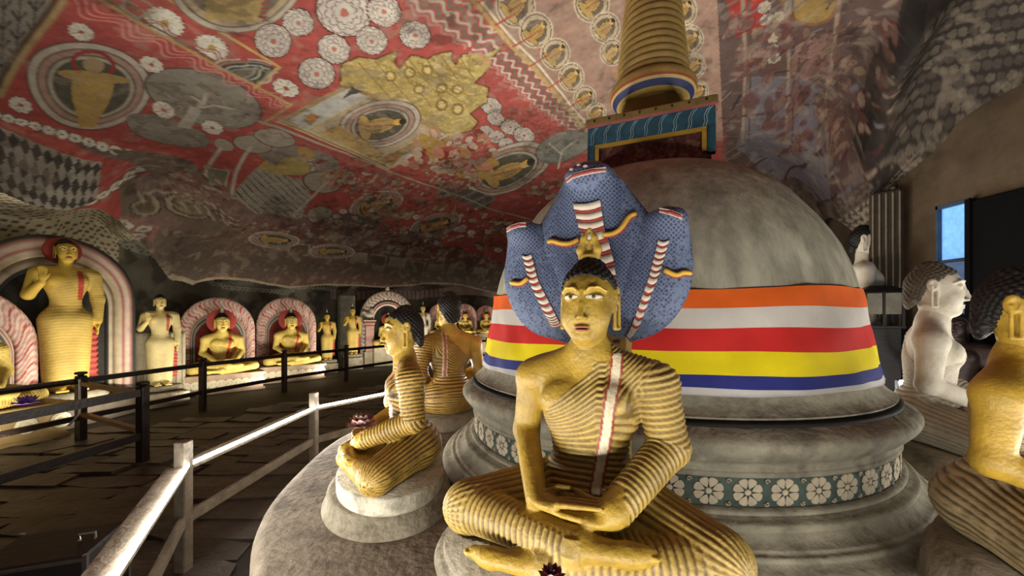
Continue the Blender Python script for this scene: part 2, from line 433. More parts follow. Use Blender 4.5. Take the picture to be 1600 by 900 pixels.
def seated_colors(m, pal):
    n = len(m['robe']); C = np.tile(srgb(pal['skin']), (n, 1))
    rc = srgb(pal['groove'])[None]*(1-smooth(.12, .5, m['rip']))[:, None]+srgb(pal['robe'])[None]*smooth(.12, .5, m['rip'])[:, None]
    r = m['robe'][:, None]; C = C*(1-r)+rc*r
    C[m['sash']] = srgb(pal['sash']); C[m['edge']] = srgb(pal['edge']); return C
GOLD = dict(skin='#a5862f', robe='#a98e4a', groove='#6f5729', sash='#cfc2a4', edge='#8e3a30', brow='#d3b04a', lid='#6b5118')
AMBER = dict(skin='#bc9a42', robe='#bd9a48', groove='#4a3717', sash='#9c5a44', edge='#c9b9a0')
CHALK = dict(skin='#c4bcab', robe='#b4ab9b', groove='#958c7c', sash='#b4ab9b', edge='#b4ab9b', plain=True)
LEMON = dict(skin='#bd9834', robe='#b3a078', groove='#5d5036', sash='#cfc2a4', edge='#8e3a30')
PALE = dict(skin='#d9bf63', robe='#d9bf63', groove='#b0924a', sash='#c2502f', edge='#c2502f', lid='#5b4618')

# ------------------------------------------------------------------ the cave: roof, walls, floor
def vnoise(x, y, seed=0):
    r = np.random.default_rng(seed); T = r.random((256, 256)).astype(np.float32)
    xi, yi = np.floor(x).astype(int), np.floor(y).astype(int); fx, fy = x-xi, y-yi
    fx = fx*fx*(3-2*fx); fy = fy*fy*(3-2*fy); a = T[xi % 256, yi % 256]; b = T[(xi+1) % 256, yi % 256]
    c = T[xi % 256, (yi+1) % 256]; d = T[(xi+1) % 256, (yi+1) % 256]
    return (a*(1-fx)+b*fx)*(1-fy)+(c*(1-fx)+d*fx)*fy
def fbm(x, y, o=4, seed=0):
    s = 0; a = .5
    for i in range(o): s = s+a*vnoise(x*2**i+i*17.3, y*2**i+i*9.1, seed+i); a *= .5
    return s
ROOF_PTS = [(0, 0, 3.0), (200, 0, 3.15), (400, 0, 3.35), (600, 0, 3.6), (800, 0, 3.9), (1000, 0, 4.2), (1200, 0, 4.15), (1400, 0, 3.9), (1600, 0, 3.5),
    (0, 100, 3.65), (200, 100, 3.9), (400, 100, 4.2), (600, 100, 4.5), (800, 100, 4.9), (1000, 100, 5.2), (1200, 100, 5.2), (1350, 100, 4.95),
    (0, 200, 4.3), (200, 200, 4.9), (400, 200, 5.4), (600, 200, 6.0), (800, 200, 6.6), (1000, 200, 6.8), (1200, 200, 6.6), (1310, 200, 6.0),
    (1600, 130, 4.0), (1500, 190, 4.57), (1400, 270, 5.33), (1345, 340, 6.1),
    (0, 292, 4.9), (100, 314, 5.4), (190, 334, 6.2), (232, 384, 6.8), (266, 437, 7.4),
    (200, 300, 6.2), (400, 300, 7.2), (600, 300, 8.3), (800, 300, 9.3), (1000, 290, 9.3), (1240, 290, 7.8),
    (320, 345, 7.2), (500, 350, 8.9), (700, 350, 10.6), (300, 400, 7.6), (450, 400, 9.2), (600, 400, 11), (765, 400, 13),
    (300, 446, 8.1), (450, 450, 10), (600, 451, 12.3), (775, 457, 15), (1150, 420, 11)]
_cp = np.array([px_at(*p) for p in ROOF_PTS])
_ex = np.array([(-7.5, -1, 4.0), (-4, -1, 4.6), (0, -1, 5.0), (5.3, -1, 4.4), (-7.2, 2, 3.7), (0, 1.5, 4.9), (5.3, 2, 4.2), (-7.2, 4.5, 3.3), (2.5, 15.5, 2.8), (6, 8.5, 2.6), (0, 16, 2.7)])
_cp = np.concatenate([_cp, _ex])
def _tps_fit(P, z, lam=.02):
    n = len(P); d2 = ((P[:, None]-P[None])**2).sum(-1); K = .5*d2*np.log(d2+1e-9); K[np.arange(n), np.arange(n)] = lam
    A = np.zeros((n+3, n+3)); A[:n, :n] = K; A[:n, n] = 1; A[:n, n+1:] = P; A[n:, :n] = A[:n, n:].T
    return np.linalg.solve(A, np.concatenate([z, [0, 0, 0]]))
_W = _tps_fit(_cp[:, :2], _cp[:, 2])
def roof_z(x, y, rough=True):
    x = np.asarray(x, np.float32); y = np.asarray(y, np.float32); s = np.zeros_like(x)+_W[-3]+_W[-2]*x+_W[-1]*y
    for (px, py), w_ in zip(_cp[:, :2].astype(np.float32), _W[:-3].astype(np.float32)):
        d = (x-px)**2+(y-py)**2; s += w_*.5*d*np.log(d+1e-9)
    if rough:
        s = s+.10*(fbm(x*.9, y*.9, 4, 3)-.47)
        for cx, cy, r, a in LUMPS: s = s-a*np.exp(-((x-cx)**2+(y-cy)**2)/r**2)
        for p, q, wd, a in RIDGES:                            # ledges of rock running along a line
            dx, dy = q[0]-p[0], q[1]-p[1]; L = math.hypot(dx, dy); t = np.clip(((x-p[0])*dx+(y-p[1])*dy)/L**2, 0, 1)
            n = ((x-p[0])*dy-(y-p[1])*dx)/L; e = np.hypot(x-p[0]-t*dx, y-p[1]-t*dy)
            s = s-a*np.exp(-(e/wd)**2)
    return s
LUMPS = []; RIDGES = []
def on_roof(px, py):
    """the point of the roof seen at a photo pixel -> plan position"""
    rx, rz = (px-800)/F, (HY-py)/F; Y = np.linspace(1.2, 17, 400); X = rx*Y
    g = EYE+rz*Y-roof_z(X, Y, False); k = np.argmax(g > 0) if (g > 0).any() else 399
    if k == 0: return np.array([X[0], Y[0]])
    t = g[k-1]/(g[k-1]-g[k]); y = Y[k-1]+(Y[k]-Y[k-1])*t; return np.array([rx*y, y])
_R = on_roof
LUMPS += [(*_R(350, 338), .45, .12), (*_R(470, 352), .5, .10), (*_R(215, 335), .35, .14), (*_R(90, 285), .5, .08), (*_R(1290, 215), .22, .12), (*_R(1200, 180), .6, .12)]
RIDGES += [(_R(1440, 0), _R(1360, 235), .17, .40), (_R(1360, 235), _R(1470, 215), .12, .10), (_R(0, 262), _R(160, 290), .25, .10), (_R(180, 322), _R(330, 352), .2, .12)]
LIP = [(-6.6, -1), (-6.5, 4.2), (-6.37, 4.9), (-6.15, 5.4), (-6.15, 6.2), (-6.3, 6.8), (-6.44, 7.4), (-6.585, 8.1), (-5.69, 10), (-4.0, 12.3), (-.61, 15), (2.5, 15.6), (6.4, 9), (5.35, 5.4), (5.35, -1)]
def in_poly(x, y, P):
    ins = np.zeros(x.shape, bool); j = len(P)-1
    for i in range(len(P)):
        (xi, yi), (xj, yj) = P[i], P[j]
        if yi != yj: ins ^= ((yi > y) != (yj > y)) & (x < (xj-xi)*(y-yi)/(yj-yi)+xi)
        j = i
    return ins
# graded plan grid
_xs = np.arange(-6.62, 6.45, .0135, dtype=np.float32)
_ys = [-1.0, -.5, 0, .5, 1, 1.5, 2.0, 2.3]
while _ys[-1] < 15.7: _ys.append(_ys[-1]+max(.0115, .0038*_ys[-1]))
_ys = np.array(_ys, np.float32)
GX, GY = np.meshgrid(_xs, _ys)               # rows follow y
GZ = roof_z(GX, GY)

# ---- the murals, painted on the roof in roof coordinates
ROOF = np.zeros(GX.shape+(3,), np.float32)
_n1 = fbm(GX*1.3, GY*1.3, 5, 11); _n2 = fbm(GX*7, GY*7, 4, 23)
def c_(h): return srgb(h)
def win(lo, hi):
    i0, i1 = np.searchsorted(_ys, [lo[1], hi[1]]); j0, j1 = np.searchsorted(_xs, [lo[0], hi[0]])
    return slice(max(0, i0-1), i1+1), slice(max(0, j0-1), j1+1)
def put(s, m, col, a=1.0):
    R = ROOF[s]; k = (m*a)[..., None] if m.dtype != bool else m[..., None].astype(np.float32)*a
    R += (np.asarray(col, np.float32)-R)*k
def fill(pts, col, a=1.0, pat=None):
    P = np.array([_R(*p) for p in pts]); s = win(P.min(0), P.max(0)); X, Y = GX[s], GY[s]
    m = in_poly(X, Y, [tuple(p) for p in P])
    put(s, m, c_(col) if isinstance(col, str) else col, a)
    if pat:
        o = P[0]; e1 = P[1]-P[0]; e2 = P[-1]-P[0]; M = np.linalg.inv(np.stack([e1, e2], 1))
        u = M[0, 0]*(X-o[0])+M[0, 1]*(Y-o[1]); v = M[1, 0]*(X-o[0])+M[1, 1]*(Y-o[1])
        for mm, c in pat(u, v): put(s, m & mm, c_(c), .9)
def line(pts, wd, col, wave=0, wl=.2, ph=0, off=0, a=1.0):
    P = [_R(*p) for p in pts]; A = np.array(P); s = win(A.min(0)-wd-wave-abs(off), A.max(0)+wd+wave+abs(off)); X, Y = GX[s], GY[s]
    best = np.full(X.shape, 9., np.float32); acc = 0
    for p, q in zip(P[:-1], P[1:]):
        d = q-p; L = math.hypot(*d); t = np.clip(((X-p[0])*d[0]+(Y-p[1])*d[1])/L**2, 0, 1)
        n = ((X-p[0])*d[1]-(Y-p[1])*d[0])/L; along = ((X-p[0])*d[0]+(Y-p[1])*d[1])/L
        e = np.where((along < 0) | (along > L), np.hypot(X-p[0]-t*d[0], Y-p[1]-t*d[1]), np.abs(n-off-wave*np.sin(2*PI*(along+acc)/wl+ph)))
        best = np.minimum(best, e); acc += L
    put(s, np.clip(1.5-best/wd, 0, 1), c_(col), a)
def oval(c, a, b):
    """unit-disc coordinates of an ellipse given centre and two axis tips (pixels)"""
    C = _R(*c); A = _R(*a)-C; B = _R(*b)-C; r = np.abs(A)+np.abs(B); s = win(C-r*1.15, C+r*1.15)
    M = np.linalg.inv(np.stack([A, B], 1)); x, y = GX[s]-C[0], GY[s]-C[1]
    u = M[0, 0]*x+M[0, 1]*y; v = M[1, 0]*x+M[1, 1]*y; return s, u, v
def rings(c, a, b, spec):
    s, u, v = oval(c, a, b); r = np.hypot(u, v)
    for r0, col in spec: put(s, np.clip((r0-r)*40+.5, 0, 1), c_(col))
    return s, u, v
def daisy(px, py, rx, ry=None, n=16, tilt=0, col='#b3ab9b', mid='#8f7d3e', edge=True):
    ry = ry or rx*.72; ct, st = math.cos(tilt), math.sin(tilt)
    s, u, v = oval((px, py), (px+rx*ct, py+rx*st), (px-ry*st, py+ry*ct)); r = np.hypot(u, v); th = np.arctan2(v, u)
    lim = .86+.14*np.abs(np.cos(n*th/2)); put(s, np.clip((lim+.05-r)*22, 0, 1), c_('#4c1f1a'), .8); put(s, np.clip((lim-r)*22, 0, 1), c_(col))
    put(s, (np.abs(np.sin(n*th/2)) < .16) & (r < lim) & (r > .25), c_('#6f6759'), .8); put(s, r < .22, c_(mid))
def rosette(px, py, rx, ry=None, tilt=.3, n=10):
    ry = ry or rx*.8; ct, st = math.cos(tilt), math.sin(tilt)
    s, u, v = oval((px, py), (px+rx*ct, py+rx*st), (px-ry*st, py+ry*ct)); r = np.hypot(u, v); th = np.arctan2(v, u)
    put(s, r < 1.04, c_('#4b2a22')); put(s, r < .97, c_('#a79f92'))
    for k in (.35, .58, .8):                                   # overlapping petal rows
        e = np.abs(r-(k+.12*np.abs(np.cos(n*th/2+(k*9)))))
        put(s, (e < .034), c_('#75605a'), .85)
    put(s, (np.abs(np.sin(n*th/2)) < .13) & (r < .97) & (r > .35), c_('#75605a'), .6); put(s, r < .16, c_('#9a5d4c'))
def seatedfig(s, u, v, gold='#917746', k=1.0, sash=True):
    """small painted seated figure; v runs from lap (-) to head (+)"""
    body = ((u/.34)**2+((v-.0)/.42)**2 < 1) | ((u/.58)**2+((v+.42)/.17)**2 < 1)
    line_ = ((u/.38)**2+((v-.0)/.46)**2 < 1) | ((u/.62)**2+((v+.42)/.21)**2 < 1) | ((u/.19)**2+((v-.52)/.20)**2 < 1)
    put(s, line_, c_('#4a3524')); put(s, body, c_(gold)); put(s, (u/.16)**2+((v-.52)/.17)**2 < 1, c_('#b08f4c'))
    put(s, (u/.16)**2+((v-.62)/.10)**2 < 1, c_('#2e2620'))
    if sash: put(s, (np.abs(u-.25*v-.02) < .045) & (v < .36) & (v > -.4), c_('#7c3a26'), .7)
    put(s, (np.abs(np.abs(u)-.2+.15*v) < .02) & (v < .25) & (v > -.3), c_('#6d4f24'), .7)
def medallion(c, a, b, fig=True, gold='#a2803a', standing=False):
    s, u, v = rings(c, a, b, [(1.0, '#4e3a33'), (.97, '#9b8f80'), (.86, '#54423a'), (.83, '#8a6f60'), (.72, '#3e3a33'), (.69, '#8f8674'), (.62, '#474438')])
    if fig and not standing: seatedfig(s, -v*1.12, u*1.12)
    return s, u, v
# ground colours
ROOF[:] = c_('#86403a'); put((slice(None), slice(None)), smooth(.35, .65, _n1), c_('#95443a'), .8)
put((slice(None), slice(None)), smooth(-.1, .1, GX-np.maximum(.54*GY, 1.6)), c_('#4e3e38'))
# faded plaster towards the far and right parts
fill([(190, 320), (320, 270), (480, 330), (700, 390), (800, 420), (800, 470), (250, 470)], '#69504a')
fill([(380, 355), (560, 395), (800, 420), (800, 470), (250, 470), (200, 340)], '#5c4b42')  # low far zone: brown plaster with some shade painted in
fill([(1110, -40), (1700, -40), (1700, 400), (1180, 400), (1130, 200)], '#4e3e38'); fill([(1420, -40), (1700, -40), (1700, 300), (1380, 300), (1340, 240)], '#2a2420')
fill([(1170, 120), (1290, 140), (1300, 330), (1200, 300), (1150, 230)], '#5d565a')
fill([(730, -20), (1120, -20), (1130, 220), (930, 240)], '#84695a')
fill([(1130, -20), (1190, -20), (1200, 40), (1150, 60)], '#7e2c26')
# left border of scales and its gold edge
fill([(-90, -40), (100, -30), (0, 150), (-60, 260)], '#6d665b', pat=lambda u, v: [((np.abs((u*7) % 1-.5) < .06), '#2f2a26'), (np.abs(((v*9+(np.floor(u*7) % 2)*.5) % 1)-.5+.18*np.cos(u*44)) < .10, '#38322d')])
line([(112, -20), (0, 152)], .022, '#8d7752'); line([(100, -20), (-10, 148)], .015, '#4b3c2d')
# standing figure in an almond of rings
s, u, v = medallion((145, 138), (236, 150), (152, 66), standing=True)
put(s, (np.abs(u-.05*v)*2.6 < .62+.25*np.cos(v*3)) & (v < .35) & (v > -.93), c_('#917746')); put(s, ((u+.02)/.16)**2+((v-.5)/.17)**2 < 1, c_('#8a7456'))
put(s, (np.abs(np.hypot((u+.02)/.3, (v-.52)/.28)-1) < .12), c_('#7c3330')); put(s, ((u-.25)/.34)**2+((v-.27)/.10)**2 < 1, c_('#8f774a')); put(s, ((u+.25)/.3)**2+((v-.22)/.10)**2 < 1, c_('#8f774a'))
put(s, (np.abs(np.sin(v*16+u*6)) < .10) & (np.abs(u) < .26) & (v < .3) & (v > -.9), c_('#7d5f2a'), .7)
# trees
for c, a, b in (((326, 160), (405, 190), (350, 118)), ((268, 208), (327, 225), (275, 187))):
    s, u, v = rings(c, a, b, [(1.0, '#3f342d'), (.97, '#736c60')]); r = np.hypot(u, v); put(s, (_n2[s] > .52) & (r < .95), c_('#5a5148'), .8)
fill([(276, 198), (298, 165), (315, 172), (297, 202)], '#8d867a')
line([(305, 170), (318, 160), (322, 145)], .02, '#8d867a'); line([(310, 168), (335, 165), (365, 172)], .018, '#8d867a'); line([(315, 160), (300, 150)], .016, '#8d867a')
# flowers of the left panels
for px, py, r in ((258, 35, 33), (331, 73, 28)): daisy(px, py, r, r*.62, 18, .45)
for px, py, r in ((127, 49, 22), (237, 99, 20), (256, 172, 19), (332, 201, 18), (32, 165, 20), (447, 137, 22)): daisy(px, py, r, r*.62, 8, .4, mid='#8a4a3c')
# cloud wave and gold border strips of the left panels
for o in (-.05, .0, .05): line([(96, -14), (240, 62), (380, 128), (447, 166)], .014, '#a86a62', .075, .30, 0, off=o*1.6)
for o in (.09, .13): line([(120, -14), (255, 55), (385, 122)], .010, '#7c4038', .04, .24, 1.5, off=o)
line([(140, -12), (250, 52), (345, 105), (455, 164), (410, 196)], .020, '#8f7a4c'); line([(150, -12), (258, 50), (350, 102)], .015, '#5a4a3c')
line([(250, -12), (345, 50), (437, 104), (398, 136)], .018, '#a08a52'); line([(262, -12), (350, 45)], .014, '#8d8068')
fill([(345, 102), (398, 92), (430, 105), (400, 130)], '#3a3a33')
for o, c in ((-.02, '#8f8877'), (.05, '#6c6a5e'), (.10, '#97907f'), (-.08, '#6c6a5e')): line([(350, 105), (385, 97), (420, 106), (395, 125)], .012, c, .02, .3, 0, off=o)
for o in (-.03, .05, .12): line([(180, -14), (205, 10), (213, 32)], .014, '#7d7666', .03, .2, o*30, off=o)
# great standing figure at the top edge
s, u, v = rings((372, -42), (480, -30), (360, 52), [(1.0, '#6b4a3f'), (.97, '#958a79'), (.88, '#4e443a'), (.85, '#8d7d63'), (.74, '#5c5346')])
put(s, (np.abs(u) < .42) & (v < .75), c_('#8b7648')); put(s, (np.abs(u-.46) < .06) & (np.abs(np.sin(v*40)) < .7) & (v < .7), c_('#83352e'))
# lotus rosettes on red
for px, py, r in ((538, 20, 42), (466, 37, 24), (427, 65, 28), (522, 77, 25), (581, 62, 24), (600, 17, 26), (649, 54, 24), (495, 115, 28)): rosette(px, py, r, r*.85)
for px, py, r in ((767, 165, 17), (775, 185, 14), (798, 199, 16), (760, 203, 10), (776, 214, 13), (819, 212, 17), (792, 226, 13)): rosette(px, py, r, r*.75, n=8)
# gilded palace with spires
PAL = [(531, 132), (534, 100), (560, 86), (588, 90), (605, 82), (620, 78), (617, 96), (624, 106), (642, 84), (668, 90), (690, 80), (705, 78), (706, 92), (712, 98), (722, 84), (745, 78), (758, 82), (788, 66), (770, 88), (766, 104), (742, 128), (764, 136), (760, 160), (735, 178), (748, 190), (738, 202), (716, 208), (688, 218), (640, 196), (580, 168)]
fill(PAL, '#94804c'); line(PAL+PAL[:1], .014, '#4d3022')
_m = in_poly(GX, GY, [tuple(_R(*p)) for p in PAL]); put((slice(None), slice(None)), _m & (_n2 > .52), c_('#7c6a3c'), .6); put((slice(None), slice(None)), _m & (fbm(GX*16, GY*16, 3, 8) > .55), c_('#aa9a68'), .6)
for k in range(7): line([(560+k*26, 96-k*2), (640+k*17, 190-k*11)], .009, '#6d5a30', a=.8)
for k in range(6): line([(600+k*26, 100-k*3), (690+k*12, 150-k*10)], .016, '#6b5730', .014, .07, k, a=.7)
for px, py in ((610, 118), (640, 112), (668, 108), (655, 140), (690, 138), (715, 140), (690, 165), (715, 172)):
    s, u, v = oval((px, py), (px+9, py+4), (px+4, py-9)); put(s, np.abs(np.hypot(u, v)-.8) < .16, c_('#5f4c28'), .8); put(s, np.hypot(u, v) < .5, c_('#b09c64'), .8)
for k in range(9): line([(545+k*9, 112+k*9), (600+k*15, 98+k*9)], .008, '#7f6836', .012, .12, k)
for k in range(5): line([(640+k*18, 110-k*2), (730+k*3, 165-k*14)], .010, '#7b6433')

# white walled shrine with a seated figure in rings
fill([(430, 193), (545, 130), (700, 206), (606, 264)], '#877049'); fill([(450, 190), (545, 138), (574, 152), (478, 206)], '#98958c'); fill([(625, 245), (688, 205), (700, 210), (612, 262)], '#98958c'); fill([(478, 206), (574, 152), (672, 200), (592, 248)], '#94846a')
medallion((594, 196), (658, 186), (590, 158))
fill([(500, 208), (530, 196), (600, 236), (590, 250)], '#93794a')
for p, q in (((432, 193), (606, 264)), ((436, 190), (610, 260)), ((478, 206), (574, 152)), ((592, 248), (675, 202)), ((606, 264), (700, 208))): line([p, q], .014, '#a89a72')
for px, py in ((548, 148), (672, 215)): fill([(px-14, py+8), (px+2, py-12), (px+20, py-4), (px+2, py)], '#3f3b37')
for px, py in ((486, 186), (612, 243)): fill([(px-14, py+2), (px, py-8), (px+14, py-2), (px, py+12)], '#8a6232')
# cloud scallops beside the shrine and along the niches
for pts in ([(652, -12), (700, 22), (748, 62), (776, 72)], [(780, 82), (812, 118), (850, 158), (905, 200)]):
    for o, c in ((-.14, '#9c6a60'), (-.09, '#a6988a'), (-.03, '#5e5a4e'), (.03, '#a09684'), (.09, '#5b584c'), (.15, '#a4937f')): line(pts, .020, c, .030, .20, 0, off=o*1.25)
line([(728, -12), (800, 70), (880, 160), (925, 215), (935, 245)], .024, '#9a8150'); line([(738, -12), (808, 66), (890, 160), (932, 210)], .014, '#b5a98e'); line([(760, -12), (830, 60), (905, 145), (945, 190)], .030, '#8a4a42')
line([(890, -12), (925, 30), (955, 90), (962, 120)], .026, '#8b6a4e')
# rows of seated figures in niches
for px, py, r in ((806, 10, 40), (838, 48, 34), (868, 86, 30), (893, 121, 26), (914, 152, 23), (932, 176, 20), (925, 8, 36), (946, 46, 30), (956, 84, 24), (1066, 16, 30), (1078, 62, 28), (1084, 105, 24), (1092, 145, 20)):
    s, u, v = oval((px, py), (px+r*.52, py+r*.62), (px+r*.62, py-r*.62)); r_ = np.hypot(u, v)
    put(s, np.clip((1-r_)*20, 0, 1), c_('#a6977f')); put(s, (r_ < .88), c_('#58483b')); put(s, (r_ < .82), c_('#9c8c72')); put(s, (r_ < .62), c_('#5b4f40')); seatedfig(s, u*1.0, v*.95)
for k in range(7): line([(748+k*27, 4+k*33), (778+k*26, -12+k*33)], .016, '#8a3b2a')
# seated figure, tree and small crowd lower down
medallion((792, 268), (862, 240), (776, 232)); s, u, v = rings((880, 230), (925, 222), (885, 204), [(1, '#4b4a42'), (.96, '#6d6d63')]); line([(872, 262), (878, 235), (900, 218)], .02, '#a39d8e'); line([(878, 240), (858, 224)], .016, '#a39d8e')
fill([(680, 300), (705, 286), (775, 310), (755, 330)], '#4c463f', pat=lambda u, v: [((v*5) % 1 < .3, '#6e665a')])
for i in range(70):
    px, py = 625+150*random.random(), 205+70*random.random()
    if py < 250-(px-605)*.15+0 and px < 650: continue
    s, u, v = oval((px, py), (px+5+5*random.random(), py+2), (px-1, py-5-4*random.random())); put(s, np.hypot(u, v) < 1, c_(random.choice(['#93743b', '#9d6a54', '#a08a72', '#6b2b22'])), .9)
medallion((588, 321), (632, 308), (580, 300)); medallion((680, 352), (722, 340), (672, 335)); fill([(525, 338), (545, 330), (600, 348), (580, 358)], '#57504a'); fill([(625, 366), (640, 360), (690, 374), (678, 384)], '#57504a')
# throne figure with fan-shaped lattice, trees
fill([(366, 300), (400, 262), (470, 280), (487, 305), (470, 338), (400, 330)], '#8b8477', pat=lambda u, v: [((np.abs((u*6) % 1-.5) < .08), '#4a3e36'), (np.abs((v*11) % 1-.5) < .08, '#4a3e36')])
fill([(402, 262), (425, 244), (470, 245), (492, 258), (485, 274), (430, 272)], '#8d7a4c'); s, u, v = rings((470, 250), (530, 262), (478, 232), [(1, '#756a60')]); fill([(430, 262), (448, 244), (480, 248), (485, 272)], '#93804e')
s, u, v = oval((478, 240), (490, 242), (476, 230)); put(s, np.hypot(u, v) < 1, c_('#8d7446'))
for c, a, b in (((350, 227), (366, 232), (352, 219)), ((395, 227), (425, 233), (398, 215)), ((505, 285), (535, 290), (508, 268)), ((430, 218), (462, 225), (435, 204)), ((500, 332), (520, 330), (497, 320))): rings(c, a, b, [(1, '#4a372e'), (.93, '#857b6c')])
for p in ([(318, 285), (325, 262), (345, 232)], [(362, 302), (368, 270), (392, 230)], [(460, 333), (490, 305), (512, 284)]): line(p, .026, '#9b9385')
fill([(324, 262), (358, 266), (352, 290), (322, 286)], '#5d5c4d'); line([(324, 262), (358, 266), (352, 290), (322, 286), (324, 262)], .012, '#8d8672')
line([(405, 192), (520, 232), (606, 266), (700, 300), (770, 328), (860, 356)], .026, '#8f8a78'); line([(410, 204), (520, 242), (606, 276), (700, 310)], .02, '#7d5a4c', .03, .2); line([(300, 280), (420, 320), (520, 345), (640, 385), (770, 410)], .02, '#847a69', .02, .3)
for k in range(26):
    px = 520+k*11+random.uniform(-6, 6); py = 330+(px-520)*.18+random.uniform(-18, 26); rosette(px, py, 5+4*random.random(), 4, n=6) if k % 2 else daisy(px, py, 7, 4, 6)
for k in range(9): fill([(470+k*34, 352+k*8), (492+k*34, 354+k*8), (488+k*34, 368+k*8), (466+k*34, 364+k*8)], '#857d6f')
for k in range(30):
    px = 250+k*18; py = 395+random.uniform(-22, 26); line([(px, py), (px+random.uniform(20, 50), py-random.uniform(-3, 10))], .014, random.choice(['#5d5248', '#2c2521', '#6b5748', '#5b332a']))
# flowered border and triangles along the left edge of the roof
line([(-20, 176), (100, 210), (235, 252)], .06, '#4d4a44'); line([(235, 252), (185, 280), (130, 306)], .07, '#4d4a44')
for k in range(12): daisy(-8+k*21, 182+k*5.9, 11, 7, 8, .3, mid='#5a5a5c')
for k in range(5): daisy(222-k*20, 260+k*10.5, 12, 7, 8, -.4, mid='#5a5a5c')
def tri(u, v):
    i, j = np.floor(u*22), np.floor(v*9); a, b = (u*22) % 1, (v*9) % 1; p = (i+j) % 2 > 0
    return [(np.where(p, a < b, a+b < 1) ^ (i % 2 > 0), '#8a8275')]
fill([(-30, 190), (160, 250), (150, 300), (-30, 292)], '#3a3632', pat=tri)
fill([(185, 318), (250, 338), (240, 372), (200, 360)], '#7d5a4e')
for px, py in ((196, 330), (225, 338), (216, 354), (283, 360)): daisy(px, py, 14, 8, 7, .2, col='#a79f90', mid='#6b4434')
# right-hand side: faded stripes, flowers, oval scales
for px, py in ((1194, 12), (1216, 26), (1210, 58), (1206, 78), (1210, 92), (1198, 30)): daisy(px, py, 13, 8, 7, -.5, col='#8f8574')
rings((1262, -12), (1312, 0), (1262, 40), [(1, '#6b4a30'), (.9, '#7e663a')]); rings((1270, 78), (1302, 76), (1270, 92), [(1, '#7c5f55')]); rings((1275, 105), (1302, 100), (1272, 125), [(1, '#6d534a')])
for x0, x1 in ((1160, 1170), (1228, 1238), (1312, 1288)): line([(x0, -12), ((x0+x1)/2, 100), (x1-10, 220)], .02, '#7d6a58'); line([(x0+10, -12), ((x0+x1)/2+8, 100), (x1, 220)], .012, '#4a3a34')
for k in range(170):
    px, py = random.uniform(1120, 1400), random.uniform(0, 330)
    line([(px, py), (px+random.uniform(8, 34), py-random.uniform(4, 22))], random.uniform(.008, .02), random.choice(['#5f534c', '#332a28', '#66564e', '#756558', '#452a28', '#5d575a']))
for i in range(12):
    for j in range(13):
        px = 1418+j*17+(i % 2)*8+i*-2; py = 6+i*20+(j*-3)
        if py > 275-(px-1395)*.72 or px < 1445-i*9: continue
        s, u, v = oval((px, py), (px+10, py-5), (px+3, py+8)); r = np.hypot(u, v); put(s, r < 1.0, c_('#2d2622')); put(s, r < .82, c_(random.choice(['#474037', '#3e3730', '#50483d'])))
fill([(1340, 235), (1400, 60), (1450, -20), (1420, -20), (1370, 60), (1330, 215)], '#1f1b18', .9)  # shade of the crevice painted into the roof colour
for i in range(9):
    for j in range(20):
        px = 1312+j*9+(i % 2)*4; py = 372-j*6.6-i*7
        if px > 1440: continue
        s, u, v = oval((px, py), (px+4.2, py-2), (px+1, py+2.8)); put(s, np.hypot(u, v) < 1, c_('#8d8472' if i < 5 else '#5e564b'))
# busy small painting: figures, clouds, blossoms packed between the large motifs
def crowd(quad, n, r0, r1, cols, a=.85, tilt=-.35):
    q = [np.array(p, float) for p in quad]
    for i in range(n):
        x, y = random.random(), random.random(); p = (q[0]*(1-x)+q[1]*x)*(1-y)+(q[3]*(1-x)+q[2]*x)*y; r = random.uniform(r0, r1); t = tilt+random.uniform(-.5, .5)
        s, u, v = oval(p, p+np.array([math.cos(t), math.sin(t)])*r, p+np.array([-math.sin(t), math.cos(t)])*r*random.uniform(.3, .6)); d = np.hypot(u, v)
        put(s, d < 1.25, c_('#5b2a24'), .5); put(s, d < 1, c_(random.choice(cols)), a)
MIX = ['#8f7a5c', '#9a8470', '#8a5f50', '#7d7466', '#a39482', '#6b3a30', '#857046', '#9c6f62']
crowd([(500, 268), (606, 272), (870, 366), (640, 388)], 260, 2.5, 7, MIX); crowd([(690, 215), (740, 262), (780, 236), (760, 215)], 30, 3, 7, MIX)
crowd([(640, 262), (720, 236), (760, 290), (700, 300)], 70, 3, 7, MIX); crowd([(830, 290), (900, 270), (900, 330), (840, 350)], 60, 3, 7, MIX)
crowd([(500, 340), (560, 352), (800, 410), (760, 420)], 120, 3, 7, ['#6f6253', '#7d7060', '#5f3a30', '#4a3c32', '#8a7d6c']); crowd([(470, 240), (540, 262), (560, 300), (500, 290)], 50, 3, 7, MIX)
crowd([(380, 345), (520, 345), (780, 415), (480, 425)], 200, 3, 9, ['#74665a', '#857765', '#5f3f36', '#4f4138', '#8f8270', '#6f3a30'], .75); crowd([(270, 350), (400, 350), (480, 430), (290, 430)], 120, 4, 10, ['#6a5d50', '#786a5a', '#564238', '#463a32', '#857866'], .6)
for k in range(10): fill([(400+k*30, 368+k*5), (424+k*30, 371+k*5), (421+k*30, 386+k*5), (395+k*30, 382+k*5)], '#7d7365' if k % 2 else '#4f443b'); line([(400+k*30, 368+k*5), (424+k*30, 371+k*5), (421+k*30, 386+k*5)], .016, '#8d8270')
medallion((430, 372), (470, 372), (428, 358)); medallion((520, 392), (556, 392), (518, 380))
crowd([(1130, 30), (1240, 30), (1330, 230), (1180, 250)], 130, 4, 13, ['#5e4d46', '#695a50', '#4c3e3a', '#423432', '#70624f', '#54382f'], .55, -.9)
crowd([(1250, 40), (1400, 20), (1340, 230), (1300, 220)], 90, 4, 11, ['#6b5a4c', '#5a4a40', '#75655a', '#403530', '#7f6f5c'], .6, -.9)
